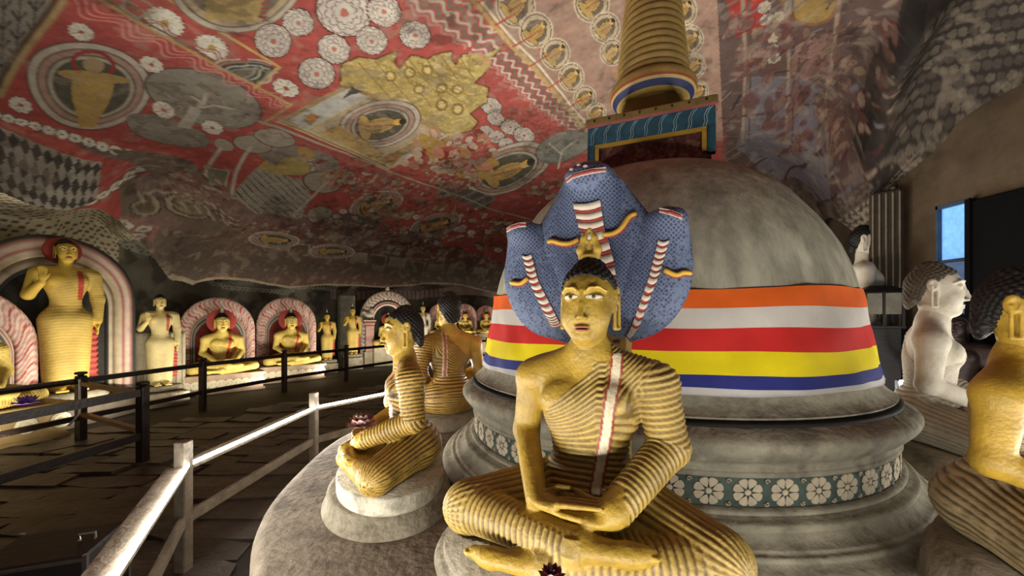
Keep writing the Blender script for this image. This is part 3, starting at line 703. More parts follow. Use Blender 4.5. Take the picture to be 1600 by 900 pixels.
# beams and ledges of the low left corner
fill([(170, 232), (310, 262), (330, 290), (240, 285)], '#5d5046'); fill([(185, 282), (300, 300), (378, 346), (330, 350), (190, 320)], '#66564a')
for k in range(5): line([(200+k*8, 262+k*9), (300+k*10, 284+k*10), (372, 338+k*3)], .014, ('#8a7d6c', '#4a3d34', '#7c5f54', '#948775', '#4a3a32')[k], .012, .2, k)
rings((296, 318), (332, 328), (300, 306), [(1, '#3f352e'), (.93, '#857862'), (.75, '#4c4238'), (.62, '#7f7050'), (.35, '#5a4d3c')]); rings((228, 305), (252, 312), (232, 296), [(1, '#3f352e'), (.9, '#7d725a'), (.6, '#554a3c')])
for k in range(14): line([(205+k*11, 285+k*3.6), (214+k*11, 294+k*3.6)], .014, '#8d8270' if k % 2 else '#57483d')
crowd([(250, 240), (330, 258), (372, 330), (260, 300)], 60, 3, 8, ['#6f6253', '#857867', '#4a3c34', '#6b4a40', '#7b6f5f'], .7, .3)
# dark brown plaster, partly shade painted in, on the low far edge of the roof
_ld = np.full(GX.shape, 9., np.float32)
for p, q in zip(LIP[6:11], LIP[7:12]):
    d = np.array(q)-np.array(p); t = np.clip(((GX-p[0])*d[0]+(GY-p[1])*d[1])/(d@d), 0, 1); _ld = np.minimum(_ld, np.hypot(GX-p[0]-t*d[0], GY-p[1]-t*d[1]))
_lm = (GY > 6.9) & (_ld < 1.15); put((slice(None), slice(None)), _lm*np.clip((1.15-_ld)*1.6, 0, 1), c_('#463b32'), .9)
put((slice(None), slice(None)), (_lm & (_ld < 1.0) & (np.abs((fbm(GX*1.5, GY*1.5, 3, 77)*9) % 1-.5) < .06)), c_('#5d5044'), .35); put((slice(None), slice(None)), (GY > 6.9) & (_ld < .07), c_('#8a7d68'), .7)  # faint lines; pale rim on the lip is light from below, painted in
# age: soot, fading, flaking
put((slice(None), slice(None)), smooth(.50, .66, _n1)*.38, c_('#4a3d34')); put((slice(None), slice(None)), smooth(.54, .68, _n2)*.30, c_('#8a7c6c'))
ROOF *= (.80+.42*fbm(GX*22, GY*22, 3, 5))[..., None]
_st = fbm(GX*2.2+GY*9, GY*2.2-GX*9, 4, 91); ROOF *= (1-.35*smooth(.52, .62, _st)*smooth(.45, .6, _n1))[..., None]

_keep = in_poly(GX, GY, LIP); nr, nc = GX.shape
_q = _keep[:-1, :-1] & _keep[1:, :-1] & _keep[:-1, 1:] & _keep[1:, 1:]
_id = np.arange(nr*nc).reshape(nr, nc); _Q = np.stack([_id[:-1, :-1][_q], _id[1:, :-1][_q], _id[1:, 1:][_q], _id[:-1, 1:][_q]], 1)
_used = np.zeros(nr*nc, bool); _used[_Q.ravel()] = True; _rm = np.cumsum(_used)-1
_V = np.stack([GX, GY, GZ], -1).reshape(-1, 3)[_used]
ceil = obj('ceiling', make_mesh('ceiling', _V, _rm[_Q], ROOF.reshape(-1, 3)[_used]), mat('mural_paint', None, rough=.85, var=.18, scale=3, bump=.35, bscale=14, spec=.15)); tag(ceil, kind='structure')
del _V, _Q

# ---- back wall: from the floor up behind the statues and forward to the roof's lip
WALL = [(-7.4, -1), (-8.0, 4.0), (-8.15, 5.5), (-8.2, 7), (-8.4, 8.4), (-8.1, 10.6), (-7.3, 12.7), (-6.2, 14.8), (-4.0, 16.8), (0, 18.2), (4, 18.2), (7.0, 9.5)]
LIPW = [(-6.58, -1), (-6.48, 4.2), (-6.35, 4.9), (-6.13, 5.6), (-6.2, 6.5), (-6.44, 7.4), (-6.55, 8.1), (-5.68, 10), (-4.0, 12.3), (-.61, 15), (2.5, 15.55), (6.3, 9)]
def resample(P, n):
    P = np.array(P, float); d = np.concatenate([[0], np.cumsum(np.linalg.norm(np.diff(P, axis=0), axis=1))]); t = np.linspace(0, d[-1], n)
    return np.stack([np.interp(t, d, P[:, 0]), np.interp(t, d, P[:, 1])], 1)
def pair(A, B, n):                            # resample two polylines together, vertex by vertex
    A = np.array(A, float); B = np.array(B, float); d = np.concatenate([[0], np.cumsum(np.linalg.norm(np.diff(A, axis=0), axis=1))]); t = np.linspace(0, d[-1], n)
    return [np.stack([np.interp(t, d, M[:, 0]), np.interp(t, d, M[:, 1])], 1) for M in (A, B)]
_n = 760; wp, lp = pair(WALL, [LIPW[min(i, len(LIPW)-1)] for i in range(len(WALL))], _n)
_in = (lp-wp)/np.linalg.norm(lp-wp, axis=1, keepdims=True); lp = lp+_in*.16; lz = roof_z(lp[:, 0], lp[:, 1])+.035
prof = [(0, k/70) for k in range(71)]+[(1-math.cos(a)*1.0, 1+.0) for a in ()]
rows = []; kinds = []
for k in range(90): rows.append((0.0, k/89)); kinds.append(0)
for k in range(1, 51): a = k/50; rows.append((a, 1.0)); kinds.append(1)
Vw = []; Cw = []
_t = np.arange(_n)/(_n-1)*38
for (a, b), kd in zip(rows, kinds):
    if kd == 0: xy = wp; z = b*(lz+.10)
    else:
        xy = wp+(lp-wp)*a; z = lz+.10+.16*np.sin(a*PI)*1.0-(.10+0*lz)*a**2
    nse = fbm(_t*1.2, z*1.2+a*3, 4, 41)-.47; nrm = (lp-wp)/(np.linalg.norm(lp-wp, axis=1, keepdims=True))
    amp = .22 if kd == 0 else .10*(1-a)
    P = xy+nrm*(nse*amp)[:, None]; Vw.append(np.concatenate([P, z[:, None]], 1))
    arc = z if kd == 0 else (lz+.1)+a*np.linalg.norm(lp-wp, axis=1)
    ar = arc-lz
    base = np.tile(srgb('#6b665a'), (_n, 1)); g = fbm(_t*3, arc*3, 4, 51)[:, None]; base = base*(1-.5*smooth(.45, .6, g))
    left = (xy[:, 1] < 8.4)
    dash = (((_t*6+(np.floor(arc*12) % 2)*.5) % 1) < .50) & (((arc*12) % 1) < .40)
    pb = np.where(dash[:, None], srgb('#35302a'), srgb('#bdb196')); m = (left & (ar > -1.1))[:, None]; base = np.where(m, pb, base)
    mid = (xy[:, 1] >= 8.4) & (xy[:, 1] < 14.2) & (ar > -.02)
    dot = ((_t*8+(np.floor(arc*14) % 2)*.5) % 1 < .4) & ((arc*14) % 1 < .45); base = np.where(mid[:, None], np.where(dot[:, None], srgb('#3b3833'), srgb('#8f8a7b')), base)
    far = (xy[:, 1] >= 14.2) & (ar > -.25); st = ((_t*5) % 1 < .3) & (xy[:, 0] < -3.0)
    base = np.where(far[:, None], np.where(st[:, None], srgb('#7a6a63'), srgb('#b09a90')), base)
    Cw.append(base)
Vw = np.concatenate(Vw); Cw = np.concatenate(Cw); nrw = len(rows); _id = np.arange(nrw*_n).reshape(nrw, _n)
_Q = np.stack([_id[:-1, :-1], _id[1:, :-1], _id[1:, 1:], _id[:-1, 1:]], -1).reshape(-1, 4)
tag(obj('wall_back', make_mesh('wall_back', Vw, _Q, Cw), mat('wall_paint', None, rough=.9, var=.25, scale=2.5, bump=.5, bscale=9, spec=.1)), kind='structure')

# ---- right wall of brown plaster with a doorway and a door leaf
def wall_panel(mb, p, q, z0, z1, th=.25):
    mb.bar((p[0], p[1], (z0+z1)/2), (q[0], q[1], (z0+z1)/2), th, z1-z0)
RX = 5.2
WY0, WY1, WZ0, WZ1 = 4.46, 4.83, 1.25, 3.05
mb = MB(); X = RX+.125
for (a, b, z0, z1) in ((-1, 3.45, 0, 5.2), (WY1, 5.3, 0, 5.2), (3.45, WY1, WZ1, 5.2), (4.42, WY1, 0, WZ0), (4.42, WY0, WZ0, WZ1), (3.45, 4.42, 3.0, WZ1)): wall_panel(mb, (X, a), (X, b), z0, z1)
mb.bar((RX+.13, 5.25, 2.6), (7.0, 9.2, 2.6), .25, 5.2)
wr = mb.build('wall_right', mat('plaster', '#574a3a', rough=.9, var=.35, scale=1.6, bump=.5, bscale=8, spec=.1, dark='#2c241c', dark_amt=.6, dscale=1.1)); tag(wr, kind='structure')
t = bpy.data.objects.new('window_1', None); COL.objects.link(t); t.location = (RX+.035, (WY0+WY1)/2, WZ0); tag(t, 'narrow doorway light glowing blue between plaster and black door', kind='structure')
hh, ww = WZ1-WZ0, WY1-WY0
fm = mat('blue_frame', '#39485c', rough=.6)
for nm, c, d in (('frame', (0, -ww/2+.012, hh/2), (.08, .024, hh)), ('frame', (0, ww/2-.012, hh/2), (.08, .024, hh)), ('frame', (0, 0, hh-.02), (.08, ww, .04)), ('crossbar', (0, 0, hh*.62), (.06, ww, .035))): MB().box(c, d).build(nm, fm, t)
MB().box((.02, 0, hh*.81), (.012, ww-.05, hh*.36)).build('pane', mat('sky_pane', '#6f9fd0', rough=.4, var=.5, scale=14, bump=.2, emit='#6fa8e4', estr=.95), t)
MB().box((.02, 0, hh*.31), (.012, ww-.05, hh*.60)).build('pane', mat('dim_pane', '#4a5a74', rough=.4, var=.6, scale=12, bump=.2, emit='#5d76a0', estr=.42), t)
d = bpy.data.objects.new('door_1', None); COL.objects.link(d); d.location = (RX-.02, 3.94, 0); tag(d, 'tall black door leaf in the plaster wall', kind='structure')
bk = mat('black_door', '#080708', rough=.9, var=.2, spec=.1)
MB().bevbox((0, 0, 1.5), (.07, .94, 3.0), .008).build('door_panel', bk, d); MB().box((.0, .49, 1.51), (.12, .05, 3.03)).build('door_jamb', bk, d); MB().tube([(-.05, .38, 1.1), (-.09, .38, 1.12), (-.09, .38, 1.3), (-.05, .38, 1.32)], .012).build('handle', mat('dull_iron', '#2c2a28', rough=.4, metal=.7), d)

# ---- floor with worn stone slabs
fl = MB().box((-.5, 8, -.06), (16, 20, .1)).build('floor', mat('dark_ground', '#3c342d', rough=.8, var=.4, scale=3, bump=.4)); tag(fl, kind='structure')
sm = [mat('slab_stone_%d' % i, c, rough=.55, var=.4, scale=5, bump=.5, bscale=18, spec=.4, dark='#2a2320', dark_amt=.7, dscale=2.4) for i, c in enumerate(('#5c544c', '#4f4841', '#666058', '#554b44'))]
PLAT_R = 2.755
cnt = 0
for r in range(44):
    x = -6.4+(r % 2)*.1; y0 = .6+r*.30
    while x < 1.2:
        wd = random.uniform(.55, 1.05); c = (x+wd/2, y0+.15)
        dd = math.hypot(c[0]-STUPA[0], c[1]-STUPA[1]); far = c[1] > 7 and c[0] > -1.5
        if dd > PLAT_R+.05 and not far and c[1] > .8 and cnt < 292 and c[0] > -1.32*c[1]-1.2 and c[0] < .2+0*c[1] and (c[0] > -6.2+.09*max(0, c[1]-5)*8 or c[1] < 6):
            h = random.uniform(.0, .03); g = .014; j = lambda: random.uniform(-.06, .06)
            B = [(x+g+j(), y0+g+j()), (x+wd*.5+j(), y0+j()*.7), (x+wd-g+j(), y0+g+j()), (x+wd-g+j(), y0+.30-g+j()), (x+wd*.5+j(), y0+.3+j()*.7), (x+g+j(), y0+.30-g+j())]
            V = [(p[0], p[1], -.012) for p in B]+[(p[0], p[1], .006+h+random.uniform(-.004, .004)) for p in B]
            MB().add(V, [(6, 7, 8, 9, 10, 11)]+[(i, (i+1) % 6, 6+(i+1) % 6, 6+i) for i in range(6)]).build('slab', random.choice(sm), fl); cnt += 1
        x += wd

# ------------------------------------------------------------------ platform and stupa
stone = dict(rough=.85, var=.35, scale=5, bump=.6, bscale=22, spec=.15)
pz = .603
prof = [(0, pz), (1.0, pz), (2.0, pz), (PLAT_R-.06, pz+.0), (PLAT_R-.015, pz-.012), (PLAT_R, pz-.05), (PLAT_R+.01, .3), (PLAT_R+.02, .0)]
seg = 160; V = []; Fq = []
for r, z in prof:
    for k in range(seg):
        a = 2*PI*k/seg; e = 1+(.006*math.sin(5*a+1)+.005*math.sin(11*a))*(r > 2.5)
        V.append((r*e*math.cos(a), r*e*math.sin(a), z+(.006*math.sin(7*a)*(.5 < r < 2.7))))
for i in range(len(prof)-1):
    for k in range(seg): Fq.append((i*seg+k, i*seg+(k+1) % seg, (i+1)*seg+(k+1) % seg, (i+1)*seg+k))
pl = thing('round_platform', 'low round stone platform carrying the dome and its ring of statues', 'platform', (*STUPA, 0))
obj('platform_body', make_mesh('platform', V, [f[::-1] for f in Fq]), mat('platform_stone', '#7a6f5f', dark='#3d362d', dark_amt=.8, dscale=4, **stone), pl)

st = thing('stupa', 'great grey plastered dome with moulded base and square top', 'stupa', (*STUPA, 0))
def lathe_part(name, prof, m, par, seg=144, close=False):
    return MB().lathe(prof, seg, cap=close).build(name, m, par, smooth_shade=True)
base_m = mat('old_plaster', '#96907e', dark='#4b4338', dark_amt=.75, dscale=3.5, **stone)
dome_m = mat('dome_plaster', '#a09b89', dark='#646053', dark_amt=.75, dscale=3.2, stretch=(1, 1, .28), rough=.85, var=.4, scale=9, bump=.5, bscale=20, spec=.15)
def arc_(r0, z0, r1, z1, bul, n=8):          # bulged profile between two points
    o = []
    for i in range(n+1):
        t = i/n; nx, nz = (z1-z0), -(r1-r0); L = math.hypot(nx, nz) or 1; b = bul*math.sin(t*PI); o.append((r0+(r1-r0)*t+nx/L*b, z0+(z1-z0)*t+nz/L*b))
    return o
lathe_part('base_ring', [(1.665, .58)]+arc_(1.69, .60, 1.67, .668, .025)+[(1.645, .672), (1.64, .680)]+arc_(1.635, .682, 1.615, .706, .012)+[(1.60, .71)]+arc_(1.60, .712, 1.535, .757, -.008), base_m, st)
lathe_part('base_ring', arc_(1.535, .757, 1.515, .797, .018)+[(1.498, .80), (1.49, .806)]+arc_(1.488, .806, 1.478, .83, .008)+[(1.462, .833)], base_m, st)
fz0, fz1, fr = .833, .968, 1.458
fb = lathe_part('frieze', [(fr, fz0), (fr, fz1)], mat('frieze_teal', '#45524a', rough=.85, var=.4, scale=9, bump=.2, dark='#7d7565', dark_amt=.5), st)
lathe_part('base_ring', [(fr, fz1), (1.472, .970), (1.474, .995), (1.466, .997)]+arc_(1.468, .998, 1.50, 1.05, -.012)+arc_(1.505, 1.055, 1.478, 1.19, .062, 14)+[(1.468, 1.195)], base_m, st)
lathe_part('base_ring', [(1.468, 1.195), (1.474, 1.197), (1.474, 1.212), (1.452, 1.215), (1.435, 1.222)], mat('groove_black', '#1e1b19', rough=.8), st)
lathe_part('base_ring', arc_(1.435, 1.222, 1.455, 1.235, .004, 3)+arc_(1.452, 1.236, 1.38, 1.33, -.012), base_m, st)
lathe_part('dome', [(1.38, 1.33), (1.362, 1.42), (1.342, 1.52), (1.318, 1.65), (1.300, 1.78), (1.285, 1.88), (1.264, 1.97), (1.235, 2.06), (1.20, 2.15), (1.155, 2.235), (1.095, 2.335), (1.025, 2.43), (.95, 2.53), (.865, 2.615), (.76, 2.695), (.64, 2.755), (.52, 2.795), (.40, 2.82), (.0, 2.83)], dome_m, st)
# lotus rosettes of the frieze, 10 petals each, low relief
pet = mat('rosette_cream', '#b3a68f', rough=.85, var=.25, scale=20, bump=.2)
mb = MB(); R0 = .062
for k in range(8):
    a = k*PI/4+PI/8; ca, sa = math.cos(a), math.sin(a); P = []
    for u, v in ((.016, 0), (.030, .0105), (.046, .0185), (.057, .016), (.061, .006), (.061, -.006), (.057, -.016), (.046, -.0185), (.030, -.0105)): P.append((u*ca-v*sa, u*sa+v*ca))
    V = [(x, 0, z) for x, z in P]+[(x*.97, -.004, z*.97) for x, z in P]; n = len(P)
    mb.add(V, [tuple(range(n, 2*n))]+[(i, (i+1) % n, n+(i+1) % n, n+i) for i in range(n)])
mb.lathe([(.0135, 0), (.0135, .004), (.009, .006)], 10)
# turn the small centre disc to face outwards
mbv = mb.v; c0 = 8*18
for i in range(c0, len(mbv)): x, y, z = mbv[i]; mbv[i] = (x, -z, y)
rose = mb.mesh('rosette')
# scroll ornament between rosettes
mb = MB()
pts = [(.013*(1-i/9)*math.cos(i*.9), -.003, .050+.013*(1-i/9)*math.sin(i*.9)) for i in range(9)]; mb.tube(pts, .0032, 5)
scr = mb.mesh('scroll')
NR = 54
for k in range(NR):
    a = 2*PI*k/NR; r = obj('rosette', rose, pet, fb); r.location = ((fr+.001)*math.cos(a), (fr+.001)*math.sin(a), (fz0+fz1)/2); r.rotation_euler = (0, 0, a+PI/2); r.scale = (1.12, 1, 1.06)
    a += PI/NR
    for fl_ in (0, PI): r = obj('scroll', scr, pet, fb); r.location = ((fr+.004)*math.cos(a), (fr+.004)*math.sin(a), (fz0+fz1)/2); r.rotation_euler = (0, fl_, a+PI/2)
# square top
hz = math.radians(-23.6)
hm = bpy.data.objects.new('square_crown', None); COL.objects.link(hm); hm.parent = st; hm.rotation_euler = (0, 0, hz)
def part(name, mb, m, par, **k): return mb.build(name, m, par, **k)
och = mat('ochre', '#7d683a', rough=.6, var=.3, scale=8, bump=.2); tl = mat('teal', '#2f5666', rough=.7, var=.4, scale=12, bump=.2); rd = mat('maroon', '#6e3a32', rough=.8, var=.35, scale=9, bump=.2)
hs = .443
part('slab', MB().bevbox((0, 0, 3.185), (hs*2+.02, hs*2+.02, .05), .008), och, hm)
part('pink_moulding', MB().box((0, 0, 3.152), (hs*2+.01, hs*2+.01, .018)), mat('rose_paint', '#a8605a', rough=.7), hm)
part('teal_band', MB().box((0, 0, 3.075), (hs*2-.01, hs*2-.01, .136)), tl, hm)
for q in range(4):
    M = Matrix.Rotation(q*PI/2, 4, 'Z')
    for sx in (-1, 1):
        mb = MB().box((sx*(hs-.03), -(hs-.03), 2.92), (.052, .052, .19)); o = part('corner_post', mb, tl, hm); o.matrix_local = M
    mb = MB().bar((-(hs-.06), -(hs-.012), 2.995), (hs-.06, -(hs-.012), 2.995), .012, .030)
    for sx in (-1, 1): mb.box((sx*(hs-.075), -(hs-.012), 2.915), (.03, .012, .15))
    o = part('yellow_frame', mb, mat('yellow_paint', '#b08c34', rough=.6), hm); o.matrix_local = M
    for k in range(9):                         # leaf outlines on the teal band
        xx = -hs+.055+k*(2*hs-.11)/8
        for e in (0, .016):
            mb = MB().tube([(xx-.028+e, -hs+.004, 3.010), (xx-.018+e, -hs+.003, 3.040), (xx-.022+e, -hs+.003, 3.08), (xx-.004+e, -hs+.003, 3.12), (xx+.016+e, -hs+.004, 3.138)], .0028, 4); o = part('leaf_outline', mb, mat('pale_blue', '#8fa9b0', rough=.7), hm); o.matrix_local = M
    for k in range(8):                         # dark studs along the slab
        xx = -hs+.06+k*(2*hs-.12)/7; o = part('stud', MB().lathe([(.009, 0), (.007, .006)], 6, c=(0, 0, 0)), mat('dark_stud', '#2b2114', rough=.6), hm); o.matrix_local = M @ Matrix.Translation((xx, -hs-.011, 3.185)) @ Matrix.Rotation(PI/2, 4, 'X')
part('floral_box', MB().box((0, 0, 2.86), (hs*2-.06, hs*2-.06, .30)), mat('floral_red', '#5d322c', rough=.8, var=.8, scale=24, bump=.2, dark='#8a6a5c', dark_amt=.8, dscale=18), hm)
# spire of stacked rings
sp = bpy.data.objects.new('spire', None); COL.objects.link(sp); sp.parent = st
gold_m = mat('spire_gold', '#8d7540', rough=.5, var=.3, scale=6, bump=.25)
lathe_part('spire_neck', [(.27, 3.205), (.235, 3.25), (.222, 3.34), (.245, 3.43)], mat('spire_dark_gold', '#7c6426', rough=.5, var=.3), sp, 64)  # neck in a darker yellow than the rings
def ringband(name, pr, c): lathe_part(name, pr, mat('ring_'+name, c, rough=.5, var=.2), sp, 72)
ringband('rim_inner', [(.245, 3.43), (.275, 3.435), (.285, 3.447)], '#a98c42'); ringband('blue_band', [(.285, 3.447), (.318, 3.485)], '#262c5a'); ringband('cream_band', [(.318, 3.485), (.330, 3.503)], '#b59c62'); ringband('red_band', [(.330, 3.503), (.336, 3.520)], '#93492a')
lathe_part('rim_outer', arc_(.336, 3.52, .30, 3.60, .02)+[(.285, 3.615)], gold_m, sp, 72)
z = 3.615; r = .285
for k in range(20):
    r1 = max(.10, r-.0062); lathe_part('ring', arc_(r-.008, z, r1-.008, z+.058, .016, 6), gold_m, sp, 56); z += .058; r = r1
# cloth flag of stripes wound round the dome
fg = thing('flag_cloth', 'long cloth of orange, white, red, yellow and blue stripes wound round the dome', 'flag', (*STUPA, 0))
def dome_r(z): return np.interp(z, [1.30, 1.33, 1.42, 1.52, 1.65, 1.78, 1.88, 1.97], [1.40, 1.38, 1.362, 1.342, 1.318, 1.300, 1.285, 1.264])
ED = [1.862, 1.757, 1.652, 1.532, 1.418, 1.352, 1.322]
names = [('orange_stripe', '#d85f1d'), ('white_stripe', '#c9c3ba'), ('red_stripe', '#c32a26'), ('yellow_stripe', '#e0cb14'), ('blue_stripe', '#2a2f73'), ('white_hem', '#b9b6b4')]
def edge_z(i, a):
    sag = [-.035, -.02, -.012, 0, .004, .012, .008][i]; return ED[i]+sag*.5*(1-math.cos(a-math.radians(-113.6)))*-1+sag*1.0*math.exp(-((a+1.98)/.7)**2)+.006*math.sin(3*a+i*.7)+.004*math.sin(9*a+i)
seg = 300; sub = 6
for i, (nm, c) in enumerate(names):
    V = []; Fq = []
    for j in range(sub+1):
        for k in range(seg):
            a = -PI+2*PI*k/seg; z0, z1 = edge_z(i, a), edge_z(i+1, a); zz = z0+(z1-z0)*j/sub
            fold = .004*math.sin(26*a+9*zz)+.0035*math.sin(11*a-22*zz)+.003*math.sin(41*a+30*zz)*.5
            rr = dome_r(zz)+.013+fold; V.append((rr*math.cos(a), rr*math.sin(a), zz))
    for j in range(sub):
        for k in range(seg): Fq.append((j*seg+k, (j+1)*seg+k, (j+1)*seg+(k+1) % seg, j*seg+(k+1) % seg))
    obj(nm, make_mesh(nm, V, [q[::-1] for q in Fq][::-1]), mat('cloth_'+nm, c, rough=.75, var=.10, scale=4, bump=.08, bscale=120, spec=.2), fg)

# ------------------------------------------------------------------ statues round the dome
paint_g = mat('gilded_paint', None, rough=.45, var=.32, scale=9, bump=.25, bscale=70, spec=.45, dark='#6e5426', dark_amt=.45, dscale=7)
paint_w = mat('chalk_paint', None, rough=.8, var=.2, scale=9, bump=.25, bscale=50, spec=.2)
hair_m = mat('black_hair', '#1d1b19', rough=.55, var=.3, scale=20, bump=.1)
plinth_m = mat('plinth_stone', '#8f8673', dark='#4d4436', dark_amt=.8, dscale=5, rough=.8, var=.35, scale=8, bump=.5, bscale=30, spec=.15)
white_m = mat('lime_wash', '#bdb6a2', dark='#4d4639', dark_amt=.6, dscale=14, rough=.8, var=.25, scale=10, bump=.4, bscale=40)
SV, SQ, SM = seated_mesh(.0043); HV, HQ = head_mesh(.0027); RV, RQ = hair_mesh(.0032)
SV2, SQ2, SM2 = seated_mesh(.0060, .0033); HV2, HQ2 = head_mesh(.0046); RV2, RQ2 = hair_mesh(.0045)
def statue(label, loc, rz, pal, sc, pm, fine=True, hair=hair_m, group='seated statues ringed round the dome'):
    t = thing('seated_buddha', label, 'statue', loc, rz, scale=sc, group=group)
    a = (SV, SQ, SM, HV, HQ, RV, RQ) if fine else (SV2, SQ2, SM2, HV2, HQ2, RV2, RQ2)
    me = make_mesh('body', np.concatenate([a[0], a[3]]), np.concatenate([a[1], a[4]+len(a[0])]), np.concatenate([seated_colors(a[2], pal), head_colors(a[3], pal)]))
    obj('body', me, pm, t); obj('hair', make_mesh('hair', a[5], a[6]), hair, t); return t
def oval_part(name, prof, m, t, sx, sy, c=(0, -.06, 0), seg=72): return MB().lathe(prof, seg, c=c, sx=sx, sy=sy).build(name, m, t, smooth_shade=True)
R_ = math.radians
# main statue under the cobra hood
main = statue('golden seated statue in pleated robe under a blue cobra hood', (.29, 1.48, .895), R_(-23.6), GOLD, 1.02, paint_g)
oval_part('plinth', [(.53, -.285), (.535, -.27), (.53, -.11), (.545, -.095), (.552, -.07), (.54, -.045), (.53, -.04), (.52, -.035)]+[(.515, -.03), (.51, .0), (.0, .004)], plinth_m, main, 1, .74, (0, -.09, 0))
fl_m = mat('flame_gold', '#a98a3a', rough=.5, var=.3, scale=14)
v = Vol((-.06, -.06, -.02), (.06, .06, .13), .0028); v.ell((0, 0, .005), (.036, .034, .02), 0); v.chain([(-.026, -.01, .0), (-.032, -.012, .03), (-.02, -.008, .075), (-.004, -.004, .108)], [.012, .013, .010, .004], .012); v.chain([(.026, -.01, .0), (.032, -.012, .03), (.02, -.008, .075), (.004, -.004, .108)], [.012, .013, .010, .004], .012); v.chain([(0, 0, .0), (0, -.004, .06)], [.014, .008], .012)
a, b = v.surface(); obj('flame_finial', make_mesh('flame_finial', a, b), fl_m, main, loc=(0, .01, 1.005))
# left statue, seen from its side
lf = statue('yellow seated statue in profile with dark pleat lines, lotus in its lap', (-.66, 2.42, .80), R_(-71.7), AMBER, .965, paint_g, fine=False)
oval_part('plinth', [(.52, -.205), (.525, -.19), (.51, -.165), (.50, -.155), (.485, -.10), (.455, -.092)], plinth_m, lf, 1, .74, (0, -.09, 0))
oval_part('plinth_drum', [(.452, -.095), (.455, -.085), (.455, -.012), (.445, .0), (.0, .003)], white_m, lf, 1.06, .70, (0, -.08, 0))
# statue beyond it, seen from behind
bk_ = statue('brown gold seated statue seen from behind with a red stole', (-.655, 4.1, .735), R_(-150), dict(AMBER, robe='#b08a3e', skin='#b8923e', groove='#4d3a1a'), 1.22, paint_g, fine=False)
oval_part('plinth', [(.50, -.113), (.505, -.10), (.49, -.06), (.47, -.05), (.455, -.01), (.0, .003)], plinth_m, bk_, 1.02, .75, (0, -.08, 0))
# chalk white statue on the right and the near yellow one
wh = statue('chalk white seated statue in profile facing the blue lit doorway', (3.12, 2.92, .80), R_(47), CHALK, 1.30, paint_w, fine=False, hair=mat('grey_hair', '#5b5347', rough=.8, var=.3))
oval_part('plinth', [(.52, -.152), (.53, -.14), (.50, -.05), (.47, -.03), (.46, .0), (.0, .003)], plinth_m, wh, 1, .76, (0, -.08, 0))
ye = statue('bright yellow seated statue cut by the right edge of the view', (1.90, 1.47, .86), R_(32), LEMON, 1.02, paint_g, fine=False)
oval_part('plinth', [(.52, -.194), (.53, -.18), (.50, -.05), (.47, -.03), (.46, .0), (.0, .003)], plinth_m, ye, .86, .64, (0, -.08, 0))

# ------------------------------------------------------------------ cobra hood behind the main statue
def scales_mat():
    m = bpy.data.materials.new('cobra_scales'); m.use_nodes = True; nt = m.node_tree; N = nt.nodes; L = nt.links; b = N['Principled BSDF']
    b.inputs['Roughness'].default_value = .6; b.inputs['Specular IOR Level'].default_value = .25
    tc = N.new('ShaderNodeTexCoord'); mp = N.new('ShaderNodeMapping'); mp.inputs['Scale'].default_value = (78, 10, 78); mp.inputs['Rotation'].default_value = (0, PI/4, 0); L.new(tc.outputs['Object'], mp.inputs[0])
    vo = N.new('ShaderNodeTexVoronoi'); vo.feature = 'DISTANCE_TO_EDGE'; vo.inputs['Scale'].default_value = 1; vo.inputs['Randomness'].default_value = .35; L.new(mp.outputs[0], vo.inputs['Vector'])
    rp = N.new('ShaderNodeValToRGB'); e = rp.color_ramp.elements; e[0].position = .05; e[0].color = (*srgb('#636d86'), 1); e[1].position = .20; e[1].color = (*srgb('#363e56'), 1)
    L.new(vo.outputs['Distance'], rp.inputs[0]); L.new(rp.outputs[0], b.inputs['Base Color'])
    bp = N.new('ShaderNodeBump'); bp.inputs['Strength'].default_value = .3; bp.inputs['Distance'].default_value = .004; L.new(vo.outputs['Distance'], bp.inputs['Height']); L.new(bp.outputs[0], b.inputs['Normal'])
    return m
scm = scales_mat()
nz = 1.66
ng = thing('cobra_hood', 'blue scaled cobra hood with three heads rising behind the golden statue', 'statue', (.352, 1.735, .603), R_(-23.6))
zo = nz-.603                                    # local z of the hood's foot
def hood_part(name, build, lo, hi, h=.005, m=scm, par=ng):
    v = Vol(lo, hi, h); build(v); V, Q = v.surface(); V = relax(V, Q, 2, .4); return obj(name, make_mesh(name, V, Q), m, par), V, Q
def main_hood(v):
    v.ell((.0, .0, zo+.35), (.272, .070, .25), 0); v.ell((0.02, .0, zo+.13), (.14, .065, .20), .08); v.ell((.0, -.03, zo+.615), (.105, .09, .095), .10)
    v.ell((.0, -.095, zo+.625), (.095, .075, .055), .04); v.ell((0, .015, zo+.53), (.15, .05, .12), .08)
    v.ell((0, -.16, zo+.34), (.19, .115, .22), .03, 's')
hood, HoV, HoQ = hood_part('hood', main_hood, (-.32, -.2, zo-.05), (.32, .15, zo+.78))
def side_hood(s):
    def f(v):
        v.ell((s*(.235 if s < 0 else .222), -.004, zo+.195), (.178, .055, .255), 0, ry=s*.30); v.ell((s*.305, .0, zo+.415), (.070, .062, .075), .09); v.ell((s*.318, -.055, zo+.430), (.060, .055, .042), .04)
        v.ell((s*.10, .02, zo+.02), (.09, .05, .10), .06)
    return f
sides = {s: hood_part('side_hood', side_hood(s), (-.46, -.2, zo-.15), (.46, .15, zo+.56))[0] for s in (-1, 1)}
